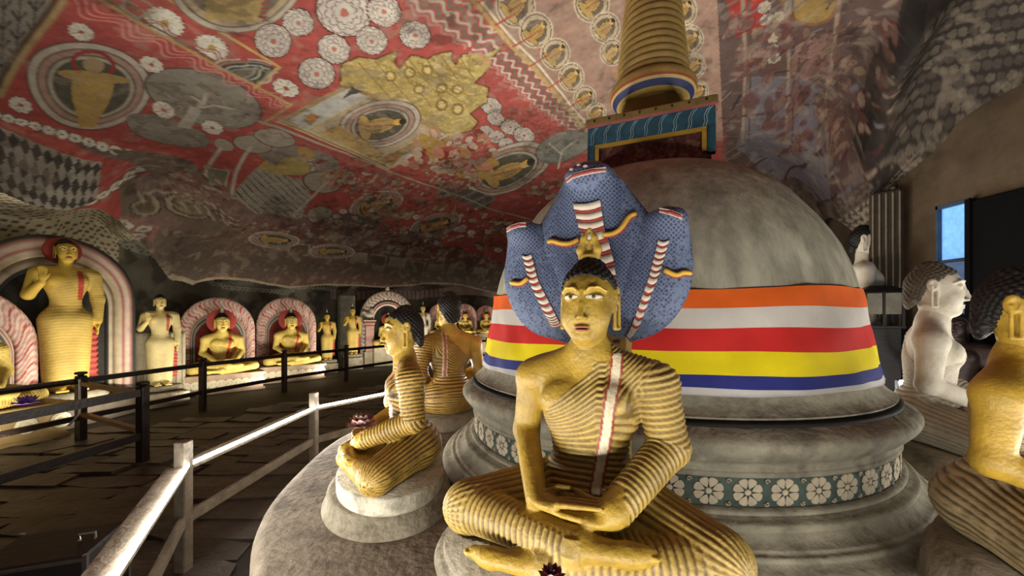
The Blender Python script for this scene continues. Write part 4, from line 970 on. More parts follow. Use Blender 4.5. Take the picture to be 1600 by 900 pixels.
# front surface lookup, so stripes and arms lie on the hood
def front(s):
    Vs = np.empty(len(s.data.vertices)*3, np.float32); s.data.vertices.foreach_get('co', Vs); Vs = Vs.reshape(-1, 3); Vs = Vs[Vs[:, 1] < .06]
    def q(x, z):
        d = (Vs[:, 0]-x)**2+(Vs[:, 2]-z)**2; k = np.argsort(d)[:12]; return float(Vs[k, 1].min())
    return q
cream = mat('belly_cream', '#cdbfae', rough=.6, var=.15); redm = mat('belly_red', '#a0413a', rough=.6, var=.2); yel = mat('snake_yellow', '#c9a23c', rough=.5, var=.2); mouth = mat('mouth_red', '#8f2f2a', rough=.5); lipm = mat('lip_pale', '#c9b6a8', rough=.5); eyem = mat('snake_eye', '#b58a86', rough=.4)
def belly(o, path, w0, w1, n):
    q = front(o); P = [Vector((x, 0, z)) for x, z in path]
    for k in range(n):
        t0, t1 = k/n, (k+1)/n
        def at(t, e):
            f = t*(len(P)-1); i = min(int(f), len(P)-2); p = P[i].lerp(P[i+1], f-i); wd = w0+(w1-w0)*t; return p.x+e*wd, p.z
        for nm, m, a, b_, lift in (('belly_band', cream, t0, t0+(t1-t0)*.64, .012), ('belly_line', redm, t0+(t1-t0)*.64, t1, .008)):
            rows = []
            for tt, dz in ((a, 0), (a, lift), (b_, lift), (b_, 0)):
                for e in (-1, -.5, 0, .5, 1):
                    x, z = at(tt, e); z -= .010*(1-e*e); rows.append((x, q(x, z)-dz*(1-.25*e*e)+.002, z))
            MB().add(rows, [(r*5+i, r*5+i+1, r*5+i+6, r*5+i+5) for r in range(3) for i in range(4)]).build(nm, m, o, smooth_shade=True)
belly(hood, [(-.005, zo+.525), (.01, zo+.42), (.055, zo+.28), (.085, zo+.12), (.10, zo+.02)], .058, .040, 11)
belly(sides[-1], [(-.285, zo+.325), (-.25, zo+.20), (-.175, zo+.05), (-.15, zo+.0)], .022, .026, 14)
belly(sides[1], [(.30, zo+.345), (.262, zo+.20), (.19, zo+.0), (.165, zo-.04)], .021, .012, 18)
def limb(o, pts):
    q = front(o); P = [(x, q(x, z)-.008, z) for x, z in pts]
    a = MB().tube(P, [.014]*(len(P)-2)+[.012, .008], 8).build('arm', redm, o, smooth_shade=True); a.location.y = .004
    MB().tube([(x, y-.009, z) for x, y, z in P], [.010]*(len(P)-2)+[.010, .006], 8).build('arm_paint', yel, a, smooth_shade=True)
def crv(pts, n=14):
    pts = np.array(pts, float); t = np.linspace(0, len(pts)-1, n); k = np.arange(len(pts)); x, z = np.interp(t, k, pts[:, 0]), np.interp(t, k, pts[:, 1])
    for _ in range(3): x[1:-1] = (x[:-2]+2*x[1:-1]+x[2:])/4; z[1:-1] = (z[:-2]+2*z[1:-1]+z[2:])/4
    return list(zip(x, z))
limb(hood, crv([(.06, zo+.385), (.11, zo+.382), (.145, zo+.41), (.165, zo+.455), (.195, zo+.462)])); limb(hood, crv([(-.045, zo+.375), (-.08, zo+.355), (-.125, zo+.36), (-.16, zo+.378), (-.185, zo+.37)]))
limb(sides[-1], crv([(-.275, zo+.215), (-.31, zo+.19), (-.345, zo+.195), (-.37, zo+.20)])); limb(sides[1], crv([(.30, zo+.225), (.345, zo+.20), (.37, zo+.215), (.40, zo+.21)]))
def face(o, pts, c, ex):
    q = front(o); P = [(x, q(x, z)-.003, z) for x, z in pts]; m_ = MB().tube(P, [.004]+[.008]*(len(P)-2)+[.004], 6).build('mouth', mouth, o)
    MB().tube([(x, y-.001, z+.007) for x, y, z in P], .0035, 5).build('lip', lipm, m_); MB().tube([(x, y-.001, z-.007) for x, y, z in P], .0035, 5).build('lip', lipm, m_)
    for x, z in ex: y = q(x, z); MB().lathe([(.002, -.006), (.009, -.003), (.010, .0), (.007, .004), (.002, .006)], 8, c=(x, y, z)).build('eye', eyem, o, smooth_shade=True)
face(hood, [(-.075, zo+.605), (-.04, zo+.612), (.0, zo+.615), (.04, zo+.620), (.085, zo+.630)], 0, [(-.05, zo+.645), (-.02, zo+.658), (.01, zo+.645)])
face(sides[-1], [(-.37, zo+.435), (-.34, zo+.442), (-.30, zo+.450), (-.275, zo+.452)], 0, []); face(sides[1], [(.285, zo+.455), (.32, zo+.440), (.355, zo+.425), (.365, zo+.42)], 0, [])
# painted post that carries the hood
pp = MB(); pp.bevbox((.06, .03, (zo+.06)/2), (.20, .12, zo+.06), .01); pp.build('hood_post', mat('post_yellow', '#a98a4c', rough=.7, var=.35, scale=10, dark='#4a3618', dark_amt=.7, dscale=14), ng)
for k in range(5):
    for j in range(3): MB().box((.0+j*.055, -.032, zo-.02-k*.045), (.026, .004, .012)).build('painted_mark', mat('mark_brown', '#4f3617', rough=.8), ng)

# ------------------------------------------------------------------ lotus flowers
def lotus(label, loc, sc, cols, tilt=0, rows=((9, .2, .030), (9, .7, .028), (7, 1.15, .022)), group='lotus offerings'):
    t = thing('lotus_flower', label, 'flower', loc, 0, group=group, scale=sc); t.rotation_euler = (tilt, 0, 0)
    for ri, (n, el, L) in enumerate(rows):
        for k in range(n):
            a = 2*PI*k/n+ri*.35; ca, sa = math.cos(a), math.sin(a); V = []
            for u, w_, dz in ((.12, .12, 0), (.45, .30, -.05), (.75, .24, .0), (1.0, .0, .10)):
                r_ = L*u*math.cos(el); z = L*u*math.sin(el)+dz*L*.6
                for e in (-1, 1): V.append((ca*r_-sa*e*w_*L, sa*r_+ca*e*w_*L, z))
            MB().add(V, [(0, 1, 3, 2), (2, 3, 5, 4), (4, 5, 7, 6)]).build('petal', mat('petal_%s' % cols[(k+ri) % len(cols)], '#'+cols[(k+ri) % len(cols)], rough=.6, var=.15), t)
    MB().lathe([(.002, 0), (.006, .002), (.007, .008), (.003, .010)], 8).build('flower_heart', mat('heart_yellow', '#c9b27a', rough=.7), t)
    return t
lotus('dark crimson lotus on the plinth before the golden statue', px_at(862, 902, 1.055), 1.3, ('5a1a33', '7a2a4a', '4a142a', 'b08aa0'))
lotus('faded pink lotus bunch held in the profile statue\'s lap', px_at(566, 666, 2.26), 3.4, ('b08a88', 'c7a8a0', '8f6464', 'a87a7a'), rows=((12, .15, .028), (11, .6, .027), (9, 1.0, .024), (6, 1.3, .02)))

# ------------------------------------------------------------------ strip-lit wooden rail round the platform
RING = [(2.9, .35), (1.2, -.13), (-.35, .2), (-1.17, .86), (-2.17, 2.6), (-2.15, 4.27), (-1.25, 5.66), (.3, 6.55), (2.0, 6.55), (3.5, 5.7), (4.38, 4.4), (4.6, 2.7), (4.1, 1.35)]
wood_l = mat('pale_timber', '#8f8473', rough=.7, var=.3, scale=10, bump=.3, bscale=30, dark='#4f463b', dark_amt=.5, dscale=6)
led = mat('strip_lamp', '#ffffff', rough=.5, var=0, bump=0, emit='#fffaf2', estr=40)
rl = thing('lit_railing', 'pale timber railing with a glowing white strip lamp along its top board', 'railing')
zt = .70
for i, p in enumerate(RING):
    q = RING[(i+1) % len(RING)]; p = Vector((*p, 0)); q = Vector((*q, 0)); c = Vector((*STUPA, 0)); inn = (c-p).normalized()
    pr = MB().bevbox((p.x, p.y, .44), (.075, .075, .88), .006); pr.build('post', wood_l, rl)
    n = Vector((-(q-p).y, (q-p).x, 0)).normalized(); n = n if n.dot(c-p) > 0 else -n
    MB().bar(p+Vector((0, 0, zt))-n*.03, q+Vector((0, 0, zt))-n*.03, .12, .03).build('top_board', wood_l, rl)
    MB().bar(p+Vector((0, 0, .36)), q+Vector((0, 0, .36)), .035, .07).build('lower_rail', wood_l, rl)
    MB().bar(p+Vector((0, 0, zt+.022))+n*.025, q+Vector((0, 0, zt+.022))+n*.025, .018, .018).build('strip_lamp', led, rl)
# small flood lamp with bracket on the far right post
lp_ = thing('flood_lamp', 'small bright flood lamp beside the white statue\'s shoulder', 'lamp', (4.36, 4.42, .88))
MB().box((0, .0, .012), (.07, .05, .024)).build('bracket', mat('lamp_black', '#161616', rough=.5), lp_); MB().bevbox((0, 0, .07), (.09, .05, .09), .008).build('housing', mat('lamp_black', '#161616'), lp_); MB().box((-.0, -.028, .07), (.08, .006, .08)).build('lens', mat('lamp_lens', '#ffffff', var=0, bump=0, emit='#f4f7ff', estr=60), lp_)

# ------------------------------------------------------------------ dark wooden fence before the wall statues
wood_d = mat('dark_timber', '#2b1f18', rough=.45, var=.35, scale=9, bump=.25, bscale=30, spec=.5)
wood_r = mat('red_timber', '#7d5230', rough=.5, var=.3, scale=9, bump=.2)
def fence_post(par, x, y, h=.90):
    mb = MB(); mb.bevbox((x, y, h/2), (.095, .095, h), .01); mb.build('post', wood_d, par)
    mb = MB(); mb.lathe([(.03, h), (.035, h+.012), (.062, h+.02), (.068, h+.034), (.058, h+.05), (.02, h+.056)], 12, c=(x, y, 0)); mb.build('post_cap', wood_d, par, smooth_shade=True)
def rail(par, p, q, z, wd=.05, ht=.07, m=None): MB().bar((*p, z), (*q, z), wd, ht).build('rail', m or wood_d, par)
FA = [(-6.05, 3.6), (-5.87, 5.36), (-5.62, 7.15), (-5.12, 8.85), (-4.38, 10.4), (-3.55, 12.2), (-2.4, 13.4), (-.9, 14.2), (.6, 14.6)]
fa = thing('wall_fence', 'dark timber fence with round capped posts running along the wall statues', 'fence')
for i, p in enumerate(FA):
    fence_post(fa, *p)
    if i+1 < len(FA):
        for z in (.83, .33): rail(fa, p, FA[i+1], z)
FB = [(-4.36, 2.75), (-4.27, 4.55)]
fb2 = thing('aisle_fence', 'nearer dark timber fence turning back to the wall fence at its capped end post', 'fence')
for p in FB: fence_post(fb2, *p)
for z in (.83, .33): rail(fb2, FB[0], FB[1], z, .055, .085); rail(fb2, (-4.40, 1.0), FB[0], z, .055, .085)
for z in (.80, .38): rail(fb2, FB[1], (-5.82, 5.33), z, .06, .05, wood_r)
wire = MB().tube([(-5.80, 5.28, .86), (-5.80, 5.28, .40), (-5.84, 5.22, .30), (-5.86, 5.2, .26)], .014, 6).build('cable', mat('white_cable', '#b9b6ae', rough=.5)); tag(wire, 'short white cable hanging down the corner fence post', 'cable')
# metal edged box at the lower left
sx = thing('equipment_case', 'dark low case with bright metal corner strips on the floor', 'box', (-2.22, 1.90, 0), R_(20))
MB().bevbox((0, 0, .30), (.42, .34, .60), .01).build('case_body', mat('case_dark', '#2c2826', rough=.5), sx)
mtl = mat('bright_metal', '#b8b8b4', rough=.25, metal=.9)
for x in (-.21, .21):
    for y in (-.17, .17): MB().box((x, y, .30), (.018, .018, .61)).build('corner_strip', mtl, sx)
MB().box((0, -.172, .585), (.42, .012, .014)).build('edge_strip', mtl, sx); MB().tube([(.10, 0, .60), (.10, 0, .63), (.16, 0, .63), (.16, 0, .60)], .008).build('handle', mtl, sx)

# ------------------------------------------------------------------ statues along the wall
paint_p = mat('wall_statue_paint', None, rough=.6, var=.22, scale=6, bump=.2, bscale=40, spec=.3)
def stand_field(h, raised=True):
    v = Vol((-.24, -.19, -.01), (.24, .12, .9), h)
    v.cone((-.045, 0, .06), (-.050, 0, .46), .060, .075, 0); v.cone((.045, 0, .06), (.050, 0, .46), .060, .075, .03)
    v.ell((0, .005, .47), (.090, .070, .12), .05); v.ell((0, 0, .25), (.084, .056, .27), .03); v.ell((0, .0, .62), (.074, .060, .09), .05); v.ell((0, .0, .71), (.108, .068, .085), .05)
    v.cone((-.10, .005, .775), (.10, .005, .775), .040, .040, .04); v.cone((0, 0, .78), (0, 0, .86), .037, .033, .02)
    for s in (-1, 1): v.ell((s*.05, -.045, .725), (.042, .022, .034), .02)
    v.chain([(.128, .005, .765), (.152, .012, .61), (.142, -.02, .46)], [.042, .036, .026], .015)
    if raised:
        v.chain([(-.128, .005, .765), (-.158, .012, .625), (-.128, -.105, .70)], [.036, .030, .020], .015)
        v.ell((-.125, -.118, .735), (.020, .012, .028), .01)                       # raised hand
        for i, L in enumerate((.040, .046, .044, .034)): v.cone((-.141+i*.0105, -.120, .755), (-.143+i*.0115, -.120, .755+L), .0062, .0048, .002)
        v.cone((-.108, -.120, .728), (-.098, -.126, .755), .007, .005, .004)
    else: v.chain([(-.128, .005, .765), (-.152, .012, .61), (-.142, -.02, .46)], [.036, .030, .022], .015); v.ell((-.142, -.022, .42), (.013, .020, .036), .01)
    v.ell((.142, -.022, .432), (.013, .020, .028), .01)
    for i, L in enumerate((.038, .044, .042, .034)): v.cone((.142, -.037+i*.0105, .41), (.140, -.038+i*.0105, .41-L), .0062, .0048, .002)
    v.cone((.140, -.042, .43), (.132, -.052, .405), .007, .005, .004)
    for s in (-1, 1): v.ell((s*.045, -.045, .025), (.034, .075, .026), .015); [v.ell((s*.045+(i-2)*.012, -.115, .015), (.008, .016, .010), .004) for i in range(5)]
    v.V = np.maximum(v.V, (-v.ax[2])[None, None, :]).astype(np.float32); return v
def stand_mesh(h, raised=True):
    V, Q = stand_field(h, raised).surface(); V = relax(V, Q, 1, .3); N = vnormals(V, Q); x, y, z = V.T
    dA = np.minimum(seg_d(V, (.128, .005, .765), (.152, .012, .61), .042, .036)[0], seg_d(V, (.152, .012, .61), (.142, -.02, .48), .036, .028)[0])
    dB = np.minimum(seg_d(V, (-.128, .005, .765), (-.158, .012, .625), .036, .03)[0], seg_d(V, (-.158, .012, .625), (-.128, -.105, .70), .03, .02)[0])
    arm = dA < .010; bare = (dB < .010) | (z > .80) | (z > .755+.9*(x-.02)) & (x < .0) | (z < .045) | ((x > .11) & (z < .47) & (z > .35))
    ph = np.where(arm, z/.017, (z-.35*x*smooth(.5, .7, z)+1.3*x*x)/.019); rip = .5+.5*np.cos(2*PI*ph); robe = (~bare).astype(np.float32)
    V = V+N*(robe*(rip-.5)*.0010)[:, None]
    sash = (np.abs(x-.055) < .014) & (y < 0) & (z > .60) & (z < .79) & ~arm
    return V, Q, dict(robe=robe, rip=rip, sash=sash, edge=sash & False)
TV, TQ, TM = stand_mesh(.0058)
def head_for_stand(sc=.50): h = HV2.copy(); h[:, :2] *= sc; h[:, 2] = (h[:, 2]-.69)*sc+.842; return h
THd = head_for_stand(); TRd = RV2.copy(); TRd[:, :2] *= .5; TRd[:, 2] = (TRd[:, 2]-.69)*.5+.842
SUNNY = dict(skin='#bb9c40', robe='#c0a558', groove='#b59848', sash='#a8432e', edge='#a8432e', lid='#4f3c14', lip='#a04a34')
WAN = dict(skin='#c7b170', robe='#cdbc88', groove='#b5a46e', sash='#a8553a', edge='#a8553a')
_smesh = {}
def standing(label, loc, rz, pal, sc, key, group='standing statues along the wall', flame=False, drape=True):
    t = thing('standing_buddha', label, 'statue', loc, rz, scale=sc, group=group)
    if key not in _smesh:
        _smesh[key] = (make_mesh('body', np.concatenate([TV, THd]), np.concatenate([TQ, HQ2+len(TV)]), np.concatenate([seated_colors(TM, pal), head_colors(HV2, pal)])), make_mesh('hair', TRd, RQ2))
    obj('body', _smesh[key][0], paint_p, t); obj('hair', _smesh[key][1], hair_m, t)
    if drape:
        m1 = mat('drape_red', '#a3433a', rough=.7, var=.2); pr_ = []
        for k in range(46): pr_.append((.034+.006*math.cos(k*PI/2.5), .085+k*.0078))
        MB().lathe(pr_, 10, c=(.118, .012, 0), sy=.5).build('robe_drape', m1, t)
    MB().lathe([(.20, -.05), (.205, -.04), (.19, -.02), (.185, .0), (0, .002)], 28, sy=.75).build('foot_slab', plinth_m, t, smooth_shade=True)
    if flame: MB().lathe([(.012, .985), (.018, 1.0), (.014, 1.03), (.006, 1.06), (.002, 1.085)], 8, c=(0, .006, 0)).build('flame_finial', mat('pale_finial', '#b9b49c', rough=.6), t, smooth_shade=True)
    return t
def arch_curve(w, h, n=48, pinch=.0):
    """half width w, height h; straight legs then a round head, as points in x,z"""
    P = []; leg = h-w*1.05
    for i in range(10): t = i/10; P.append((-w*(1-pinch*(1-t)), leg*t))
    for i in range(n+1): a = PI-PI*i/n; P.append((w*math.cos(a), leg+w*1.05*math.sin(a)))
    for i in range(10): t = 1-(i+1)/10; P.append((w*(1-pinch*(1-t)), leg*t))
    return np.array(P)
def arch_len(P): return np.concatenate([[0], np.cumsum(np.linalg.norm(np.diff(P, axis=0), axis=1))])
def densify(P, n):
    d = arch_len(P); t = np.linspace(0, d[-1], n); return np.stack([np.interp(t, d, P[:, 0]), np.interp(t, d, P[:, 1])], 1), t
def arch_band(name, par, w0, h0, w1, h1, y0, y1, colf, n=260, m=8, pinch=.0):
    A, t = densify(arch_curve(w0, h0, pinch=pinch), n); B, _ = densify(arch_curve(w1, h1, pinch=pinch), n); V = []; C = []
    for j in range(m+1):
        f = j/m; P = A*(1-f)+B*f; bul = .025*math.sin(f*PI)
        V.append(np.stack([P[:, 0], np.full(n, y0-bul), P[:, 1]], 1)); C.append(colf(t, f, n))
    V.append(np.stack([B[:, 0], np.full(n, y1), B[:, 1]], 1)); C.append(C[m]); V.insert(0, np.stack([A[:, 0], np.full(n, y1), A[:, 1]], 1)); C.insert(0, C[0])
    V = np.concatenate(V); C = np.concatenate(C); id_ = np.arange((m+3)*n).reshape(m+3, n)
    Q = np.stack([id_[:-1, :-1], id_[:-1, 1:], id_[1:, 1:], id_[1:, :-1]], -1).reshape(-1, 4)
    return obj(name, make_mesh(name, V, Q, C), paint_p, par)
def flat_arch(name, par, w, h, y, th, m, pinch=0):
    P = arch_curve(w, h, pinch=pinch); n = len(P); V = [(x, y, z) for x, z in P]+[(x, y+th, z) for x, z in P]
    MB().add(V, [tuple(range(n-1, -1, -1)), tuple(range(n, 2*n))]+[(i, (i+1) % n, n+(i+1) % n, n+i) for i in range(n)]).build(name, m, par)
def flames(cols, wl, sway=.35):
    cs = [srgb(c) for c in cols]
    def f(t, fr, n):
        k = np.floor(((t+sway*wl*math.sin(fr*5))/wl*len(cs)) % len(cs)).astype(int) % len(cs); return np.array(cs)[k]
    return f
def plain(c): return lambda t, f, n: np.tile(srgb(c), (n, 1))
def layers(cols): return lambda t, f, n: np.tile(srgb(cols[min(int(f*len(cols)), len(cols)-1)]), (n, 1))
PINKS = ('#c79488', '#d6bcae', '#b3554c', '#d8c4b4', '#c58a80', '#dccbbb')
def halo(label, loc, rz, w, h, kind='flame', group='painted halo arches along the wall', pinch=.0):
    t = thing('halo_arch', label, 'halo', loc, rz, group=group)
    dk = mat('halo_red', '#8c3a30', rough=.8, var=.3); gr = mat('halo_grey', '#55524a', rough=.8, var=.3)
    if kind == 'flame':
        arch_band('flame_border', t, w, h, w*.74, h*.84, .0, .16, flames(PINKS, .30, .25), pinch=pinch)
        arch_band('inner_band', t, w*.74, h*.84, w*.60, h*.75, .02, .16, layers(('#cbb8a6', '#9c5a50', '#c9bfae', '#5c5850', '#b9b2a2', '#8e8a7e')), pinch=pinch)
        flat_arch('halo_back', t, w*.60, h*.75, .05, .11, dk, pinch)
    else:
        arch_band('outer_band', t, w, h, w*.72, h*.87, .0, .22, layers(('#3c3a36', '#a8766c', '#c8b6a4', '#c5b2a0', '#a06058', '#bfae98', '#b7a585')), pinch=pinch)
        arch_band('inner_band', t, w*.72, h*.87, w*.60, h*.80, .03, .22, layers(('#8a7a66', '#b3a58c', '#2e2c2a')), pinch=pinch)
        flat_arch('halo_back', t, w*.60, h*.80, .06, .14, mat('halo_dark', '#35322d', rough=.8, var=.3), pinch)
    return t
def head_disc(par, z, r, m): MB().lathe([(r, 0), (r, .03), (r*.8, .04), (0, .04)], 28).build('head_halo', m, par).matrix_local = Matrix.Translation((0, .08, z)) @ Matrix.Rotation(PI/2, 4, 'X')
redd = mat('disc_red', '#9c3f36', rough=.8, var=.25)
def seat_altar(label, loc, rz, w, d, h, n=8, col='#a5917a', group='altars under the wall statues'):
    t = thing('altar', label, 'altar', loc, rz, group=group); cm = mat('altar_'+col, col, rough=.75, var=.25, scale=5, dark='#8a5a48', dark_amt=.4, dscale=4)
    MB().bevbox((0, 0, h*.06), (w, d, h*.12), .005).build('base_step', cm, t); MB().box((0, 0, h*.5), (w*.95, d*.93, h*.78)).build('altar_body', cm, t); MB().bevbox((0, 0, h*.94), (w*1.01, d*1.02, h*.12), .01).build('altar_top', cm, t)
    mb = MB(); mb.lathe([(h*.22, 0), (h*.22, .008), (h*.16, .016), (h*.10, .010), (h*.05, .018)], 10); me = mb.mesh('rosette')
    for k in range(n):
        o = obj('rosette', me, mat('altar_rosette', '#d3c9ae', rough=.8, var=.2), t); o.matrix_local = Matrix.Translation((-w*.44+k*w*.88/(n-1), -d*.465, h*.5)) @ Matrix.Rotation(PI/2, 4, 'X')
    return t
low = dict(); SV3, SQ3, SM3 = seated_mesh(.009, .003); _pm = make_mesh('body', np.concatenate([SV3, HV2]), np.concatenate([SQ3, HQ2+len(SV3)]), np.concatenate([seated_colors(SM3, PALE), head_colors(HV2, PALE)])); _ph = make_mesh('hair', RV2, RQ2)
def wall_seated(label, loc, rz, sc, group='seated statues along the wall'):
    t = thing('seated_buddha', label, 'statue', loc, rz, scale=sc, group=group); obj('body', _pm, paint_p, t); obj('hair', _ph, hair_m, t)
    MB().lathe([(.03, 1.0), (.02, 1.03), (.026, 1.045), (.012, 1.08), (.004, 1.11)], 8, c=(0, .01, 0)).build('flame_finial', mat('pale_finial', '#b9b49c', rough=.6), t, smooth_shade=True)
    head_disc(t, .86, .21, redd); return t
def place(px, Y, py): return px_at(px, py, Y)
def shrine(px, Y, py_base, rz, sc, wl, hl, alt, words, side, pinch=.0):
    """altar + seated statue + arch behind, standing on the floor at depth Y"""
    b = px_at(px, py_base, Y); f = Vector((math.sin(rz), -math.cos(rz), 0))          # facing direction
    z0 = 0
    seat_altar('%s altar with a row of painted rosettes %s' % words[0], (b.x, b.y, z0), rz, alt[0], alt[1], alt[2], alt[3])
    wall_seated(words[1], (b.x, b.y, alt[2]+.005), rz, sc)
    q = b-f*(alt[1]*.5+.05); halo(words[2], (q.x, q.y, z0+.02), rz, wl, hl, pinch=pinch)
# great standing statue with its banded niche
W1 = px_at(103, 612, 6.25); r1 = R_(62)
halo('tall banded niche arch round the large standing statue', (W1.x-.30, W1.y+.12, .30), r1, .98, 2.72, 'band', pinch=.0)
big = standing('large golden standing statue with raised hand and red head halo', (W1.x, W1.y, .52), r1, SUNNY, 2.42, 'big'); head_disc(big, .925, .088, redd)
MB().bevbox((W1.x-.1, W1.y, .205), (.95, 1.9, .41), .02).build('ledge', mat('ledge_stone', '#5d5347', rough=.85, var=.35, bump=.5)); tag(bpy.data.objects['ledge'], 'rough stone ledge under the large standing statue', 'ledge')
# shrine cut by the left edge
b = px_at(-62, 660, 5.0); rz = R_(72)
seat_altar('ochre altar with worn rosette at the left edge of the view', (b.x+.05, b.y+.05, 0), rz, 1.5, .9, .50, 5, '#9c8658')
wall_seated('seated statue mostly hidden at the left edge of the view', (b.x, b.y, .505), rz, 1.35)
f = Vector((math.sin(rz), -math.cos(rz), 0)); q = b-f*.50; halo('flame bordered arch cut by the left edge of the view', (q.x, q.y, .02), rz, .88, 2.15)
lotus('violet lotus lying on the altar at the left edge', px_at(42, 632, 4.75), 5.0, ('8a5ac0', 'a07ad8', '6a3aa8', 'b89ae0'))
# small standing statue on a pale panel
W2 = px_at(250, 600, 7.7); r2 = R_(55)
standing('pale standing statue between the great niche and the first flame arch', (W2.x, W2.y, .36), r2, WAN, 1.78, 'wan')
pn = thing('painted_panel', 'pale ribbed panel standing behind the pale standing statue', 'panel', (W2.x-.30, W2.y+.21, 0), r2)
cp = mat('panel_cream', '#b3a88e', rough=.8, var=.25)
MB().bevbox((0, .05, .70), (1.02, .10, 1.40), .04).build('panel_body', cp, pn)
for k in range(10): MB().tube([(-.46+k*.102, -.005, .05), (-.46+k*.102, -.005, 1.33)], .02, 6).build('rib', cp, pn)
MB().bevbox((W2.x, W2.y, .13), (.7, .9, .26), .02, Matrix.Rotation(r2, 3, 'Z')).build('block', plinth_m); tag(bpy.data.objects['block'], 'low stone block under the pale standing statue', 'block')
shrine(347, 9.1, 575, R_(44), 1.36, .74, 2.14, (1.55, .85, .42, 10), (('pink', 'under the first flame arch'), 'seated statue in the first full flame arch from the left', 'flame bordered arch nearest the great standing niche'), 0)
shrine(455, 10.7, 570, R_(40), 1.38, .74, 2.22, (1.55, .85, .42, 9), (('cream', 'beside the two slim standing statues'), 'seated statue in the flame arch beside the slim standing pair', 'flame bordered arch beside the slim standing pair'), 0)
for px, Y, base, top, lab in ((511, 12.1, 562, 483, 'slim standing statue next to the second flame arch'), (551, 12.9, 553, 474, 'slim standing statue next to the makara gateway')):
    p = px_at(px, base, Y); h = (base-top)/F*Y/1.0
    standing(lab, (p.x, p.y, p.z), R_(34), SUNNY, h*.93, 'big', flame=True); MB().bevbox((p.x, p.y, (p.z-.06*h)/2), (.55, .5, max(.1, p.z-.06*h)), .02, Matrix.Rotation(R_(34), 3, 'Z')).build('pedestal', plinth_m); o = bpy.context.view_layer.objects.active
    o = [x for x in COL.objects if x.name.startswith('pedestal')][-1]; tag(o, 'grey pedestal under the '+lab, 'pedestal')
# gateway arch with pilasters (makara torana)
p = px_at(606, 545, 14.0); rz = R_(24); tg = thing('gateway_arch', 'red and white carved gateway arch with pilasters and a seated figure niche', 'arch', (p.x, p.y, 0), rz)
for s in (-1, 1):
    mb = MB(); mb.bevbox((s*.62, 0, .25), (.36, .34, .5), .02).build('pilaster_base', cp, tg)
    MB().bevbox((s*.62, 0, .95), (.26, .26, .92), .02).build('pilaster', mat('pilaster_rose', '#c49a8c', rough=.8, var=.3), tg)
    for k in range(4): MB().bevbox((s*.62, -.02, 1.40+k*.055), (.30+.04*k, .30+.03*k, .045), .008).build('capital_step', mat('cap_%d' % (k % 2), ('#a8554a', '#d2c3b0')[k % 2], rough=.8), tg)
    v = Vol((-.3, -.25, -.1), (.3, .25, .5), .012); v.ell((0, 0, .1), (.17, .14, .12), 0); v.cone((0, 0, .1), (s*.2, -.06, .2), .09, .05, .06); v.ell((s*-.08, -.02, .25), (.09, .08, .10), .05); a, b2 = v.surface(); o = obj('makara_beast', make_mesh('makara_beast', a, b2), mat('beast_white', '#bdb3a2', rough=.8, var=.3), tg); o.location = (s*.62, 0, 1.66)
A = arch_band('gate_arch', tg, .92, 2.62-.0, .62, 2.30, .02, .3, flames(('#8f8a80', '#c9b8a8', '#a07068', '#d0c4b4'), .3)); arch_band('inner_arch', tg, .60, 2.25, .46, 2.10, -.02, .3, layers(('#d6c6b6', '#b56a60', '#d9cab8')))
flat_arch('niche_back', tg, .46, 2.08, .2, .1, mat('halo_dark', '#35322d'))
MB().bevbox((0, -.1, .35), (1.0, .5, .70), .02).build('threshold', cp, tg)
ws = wall_seated('small seated statue inside the gateway arch', (p.x+math.sin(rz)*.1, p.y-math.cos(rz)*.1, .705), rz, 1.05)
MB().lathe([(.05, 2.60), (.09, 2.66), (.05, 2.74), (.075, 2.80), (.03, 2.9), (.01, 3.0)], 10, c=(0, .1, 0)).build('finial', mat('beast_white', '#bdb3a2'), tg, smooth_shade=True)
gw = MB(); gw.bevbox((-1.35, .25, 1.25), (.55, .5, 2.5), .08); gw.build('side_pier', mat('pier_grey', '#6b675c', rough=.85, var=.3), tg)
# far shrines glimpsed between the near statues
p = px_at(661, 540, 14.7); standing('white standing statue behind the profile statue\'s head', (p.x, p.y, .55), R_(20), dict(WAN, robe='#d3cdbd', groove='#b5ae9a'), 1.60, 'white', flame=True, drape=False)
MB().bevbox((p.x, p.y, .23), (.6, .5, .46), .02).build('far_pedestal', plinth_m); tag(bpy.data.objects['far_pedestal'], 'pedestal under the white standing statue', 'pedestal')
shrine(690, 15.0, 535, R_(14), .85, .47, 2.2, (.84, .6, 1.03, 5), (('far', 'left of the brown gold statue\'s head'), 'far seated statue left of the brown gold statue\'s head', 'far pink arch left of the brown gold statue\'s head'), 0)
shrine(727, 15.4, 535, R_(10), .85, .47, 2.2, (.84, .6, 1.03, 5), (('far', 'right of the brown gold statue\'s head'), 'far seated statue right of the brown gold statue\'s head', 'far pink arch right of the brown gold statue\'s head'), 0)
shrine(760, 16.0, 535, R_(6), .85, .44, 2.15, (.84, .6, 1.03, 5), (('far', 'just left of the striped cloth'), 'far seated statue just left of the striped cloth', 'far pink arch just left of the striped cloth'), 0)

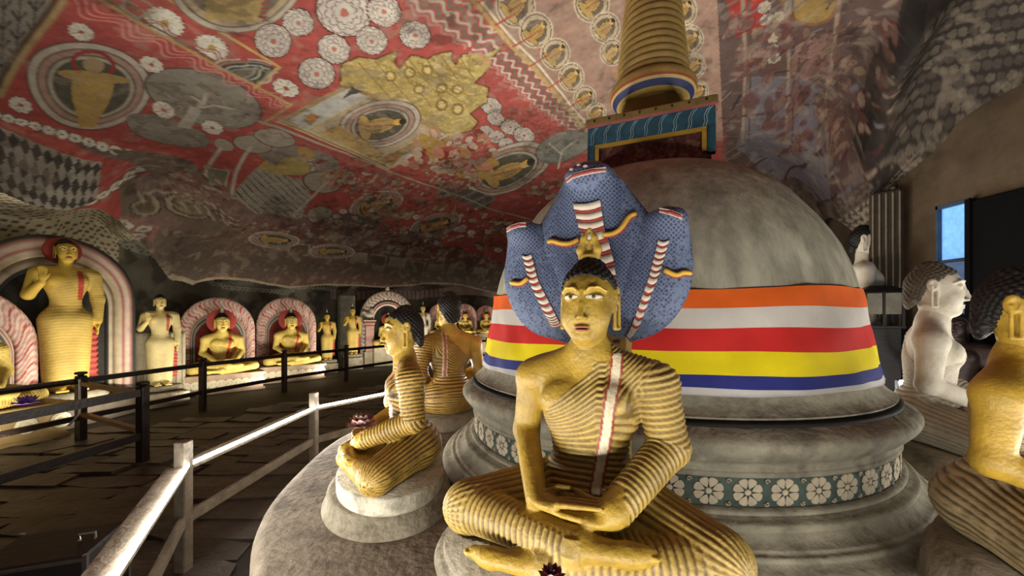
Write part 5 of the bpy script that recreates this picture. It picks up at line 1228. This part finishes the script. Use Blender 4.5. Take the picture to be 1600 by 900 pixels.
# ------------------------------------------------------------------ right-hand corner
p = px_at(1387, 500, 5.25); rb = thing('ribbed_slab', 'tall dark ribbed slab with rounded top beside the plaster wall', 'slab', (p.x-.02, p.y, 0), R_(-42))
rbm = mat('rib_dark', '#332c25', rough=.8, var=.35); rbl = mat('rib_pale', '#7a6d59', rough=.8, var=.3); top = px_at(1387, 296, 5.25).z
MB().bevbox((0, .08, top/2), (.34, .16, top), .03).build('slab_body', rbm, rb)
for k in range(5): MB().tube([(-.13+k*.065, -.002, .02), (-.13+k*.065, -.002, top-.06), (-.13+k*.062, .03, top-.01)], .011, 6).build('rib', rbl, rb)
p = px_at(1350, 560, 5.5); ps = thing('standing_buddha', 'pale chalk faced statue half hidden between dome and ribbed slab', 'statue', (p.x, p.y, .12), R_(52), scale=2.86)
UV, UQ, UM = stand_mesh(.006, False)
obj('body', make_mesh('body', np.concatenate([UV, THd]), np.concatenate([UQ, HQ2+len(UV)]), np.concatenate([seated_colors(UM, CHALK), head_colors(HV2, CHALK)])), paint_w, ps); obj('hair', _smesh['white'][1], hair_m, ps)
MB().lathe([(.14, -.042), (.14, -.01), (.13, .0), (0, .002)], 24, sy=.8).build('foot_slab', plinth_m, ps)
p = px_at(1373, 500, 4.98); ca = thing('glazed_box', 'dark roofed offering box with glass panes on a black stand', 'box', (p.x, p.y, 0), R_(-25)); zb = px_at(1373, 512, 4.98).z
bkm = mat('box_black', '#14110f', rough=.5, var=.3)
MB().bevbox((0, 0, zb/2), (.34, .30, zb), .01).build('stand', bkm, ca)
for s in (-1, 1):
    for s2 in (-1, 1): MB().box((s*.18, s2*.15, zb+.22), (.03, .03, .44)).build('corner_post', bkm, ca)
MB().box((0, 0, zb+.01), (.40, .34, .03)).build('tray', bkm, ca); MB().box((0, -.155, zb+.22), (.02, .015, .44)).build('mullion', bkm, ca)
pm_ = mat('dull_glass', '#6d6a5e', rough=.2, var=.3, spec=.6)
for s in (-1, 1): MB().box((s*.09, -.15, zb+.30), (.15, .008, .26)).build('pane', pm_, ca); MB().box((s*.185, 0, zb+.30), (.008, .26, .26)).build('pane', pm_, ca)
MB().add([(-.25, -.21, zb+.44), (.25, -.21, zb+.44), (.25, .21, zb+.44), (-.25, .21, zb+.44), (-.10, -.04, zb+.53), (.10, -.04, zb+.53), (.10, .04, zb+.53), (-.10, .04, zb+.53)], [(3, 2, 1, 0), (4, 5, 6, 7), (0, 1, 5, 4), (1, 2, 6, 5), (2, 3, 7, 6), (3, 0, 4, 7)]).build('roof', bkm, ca)
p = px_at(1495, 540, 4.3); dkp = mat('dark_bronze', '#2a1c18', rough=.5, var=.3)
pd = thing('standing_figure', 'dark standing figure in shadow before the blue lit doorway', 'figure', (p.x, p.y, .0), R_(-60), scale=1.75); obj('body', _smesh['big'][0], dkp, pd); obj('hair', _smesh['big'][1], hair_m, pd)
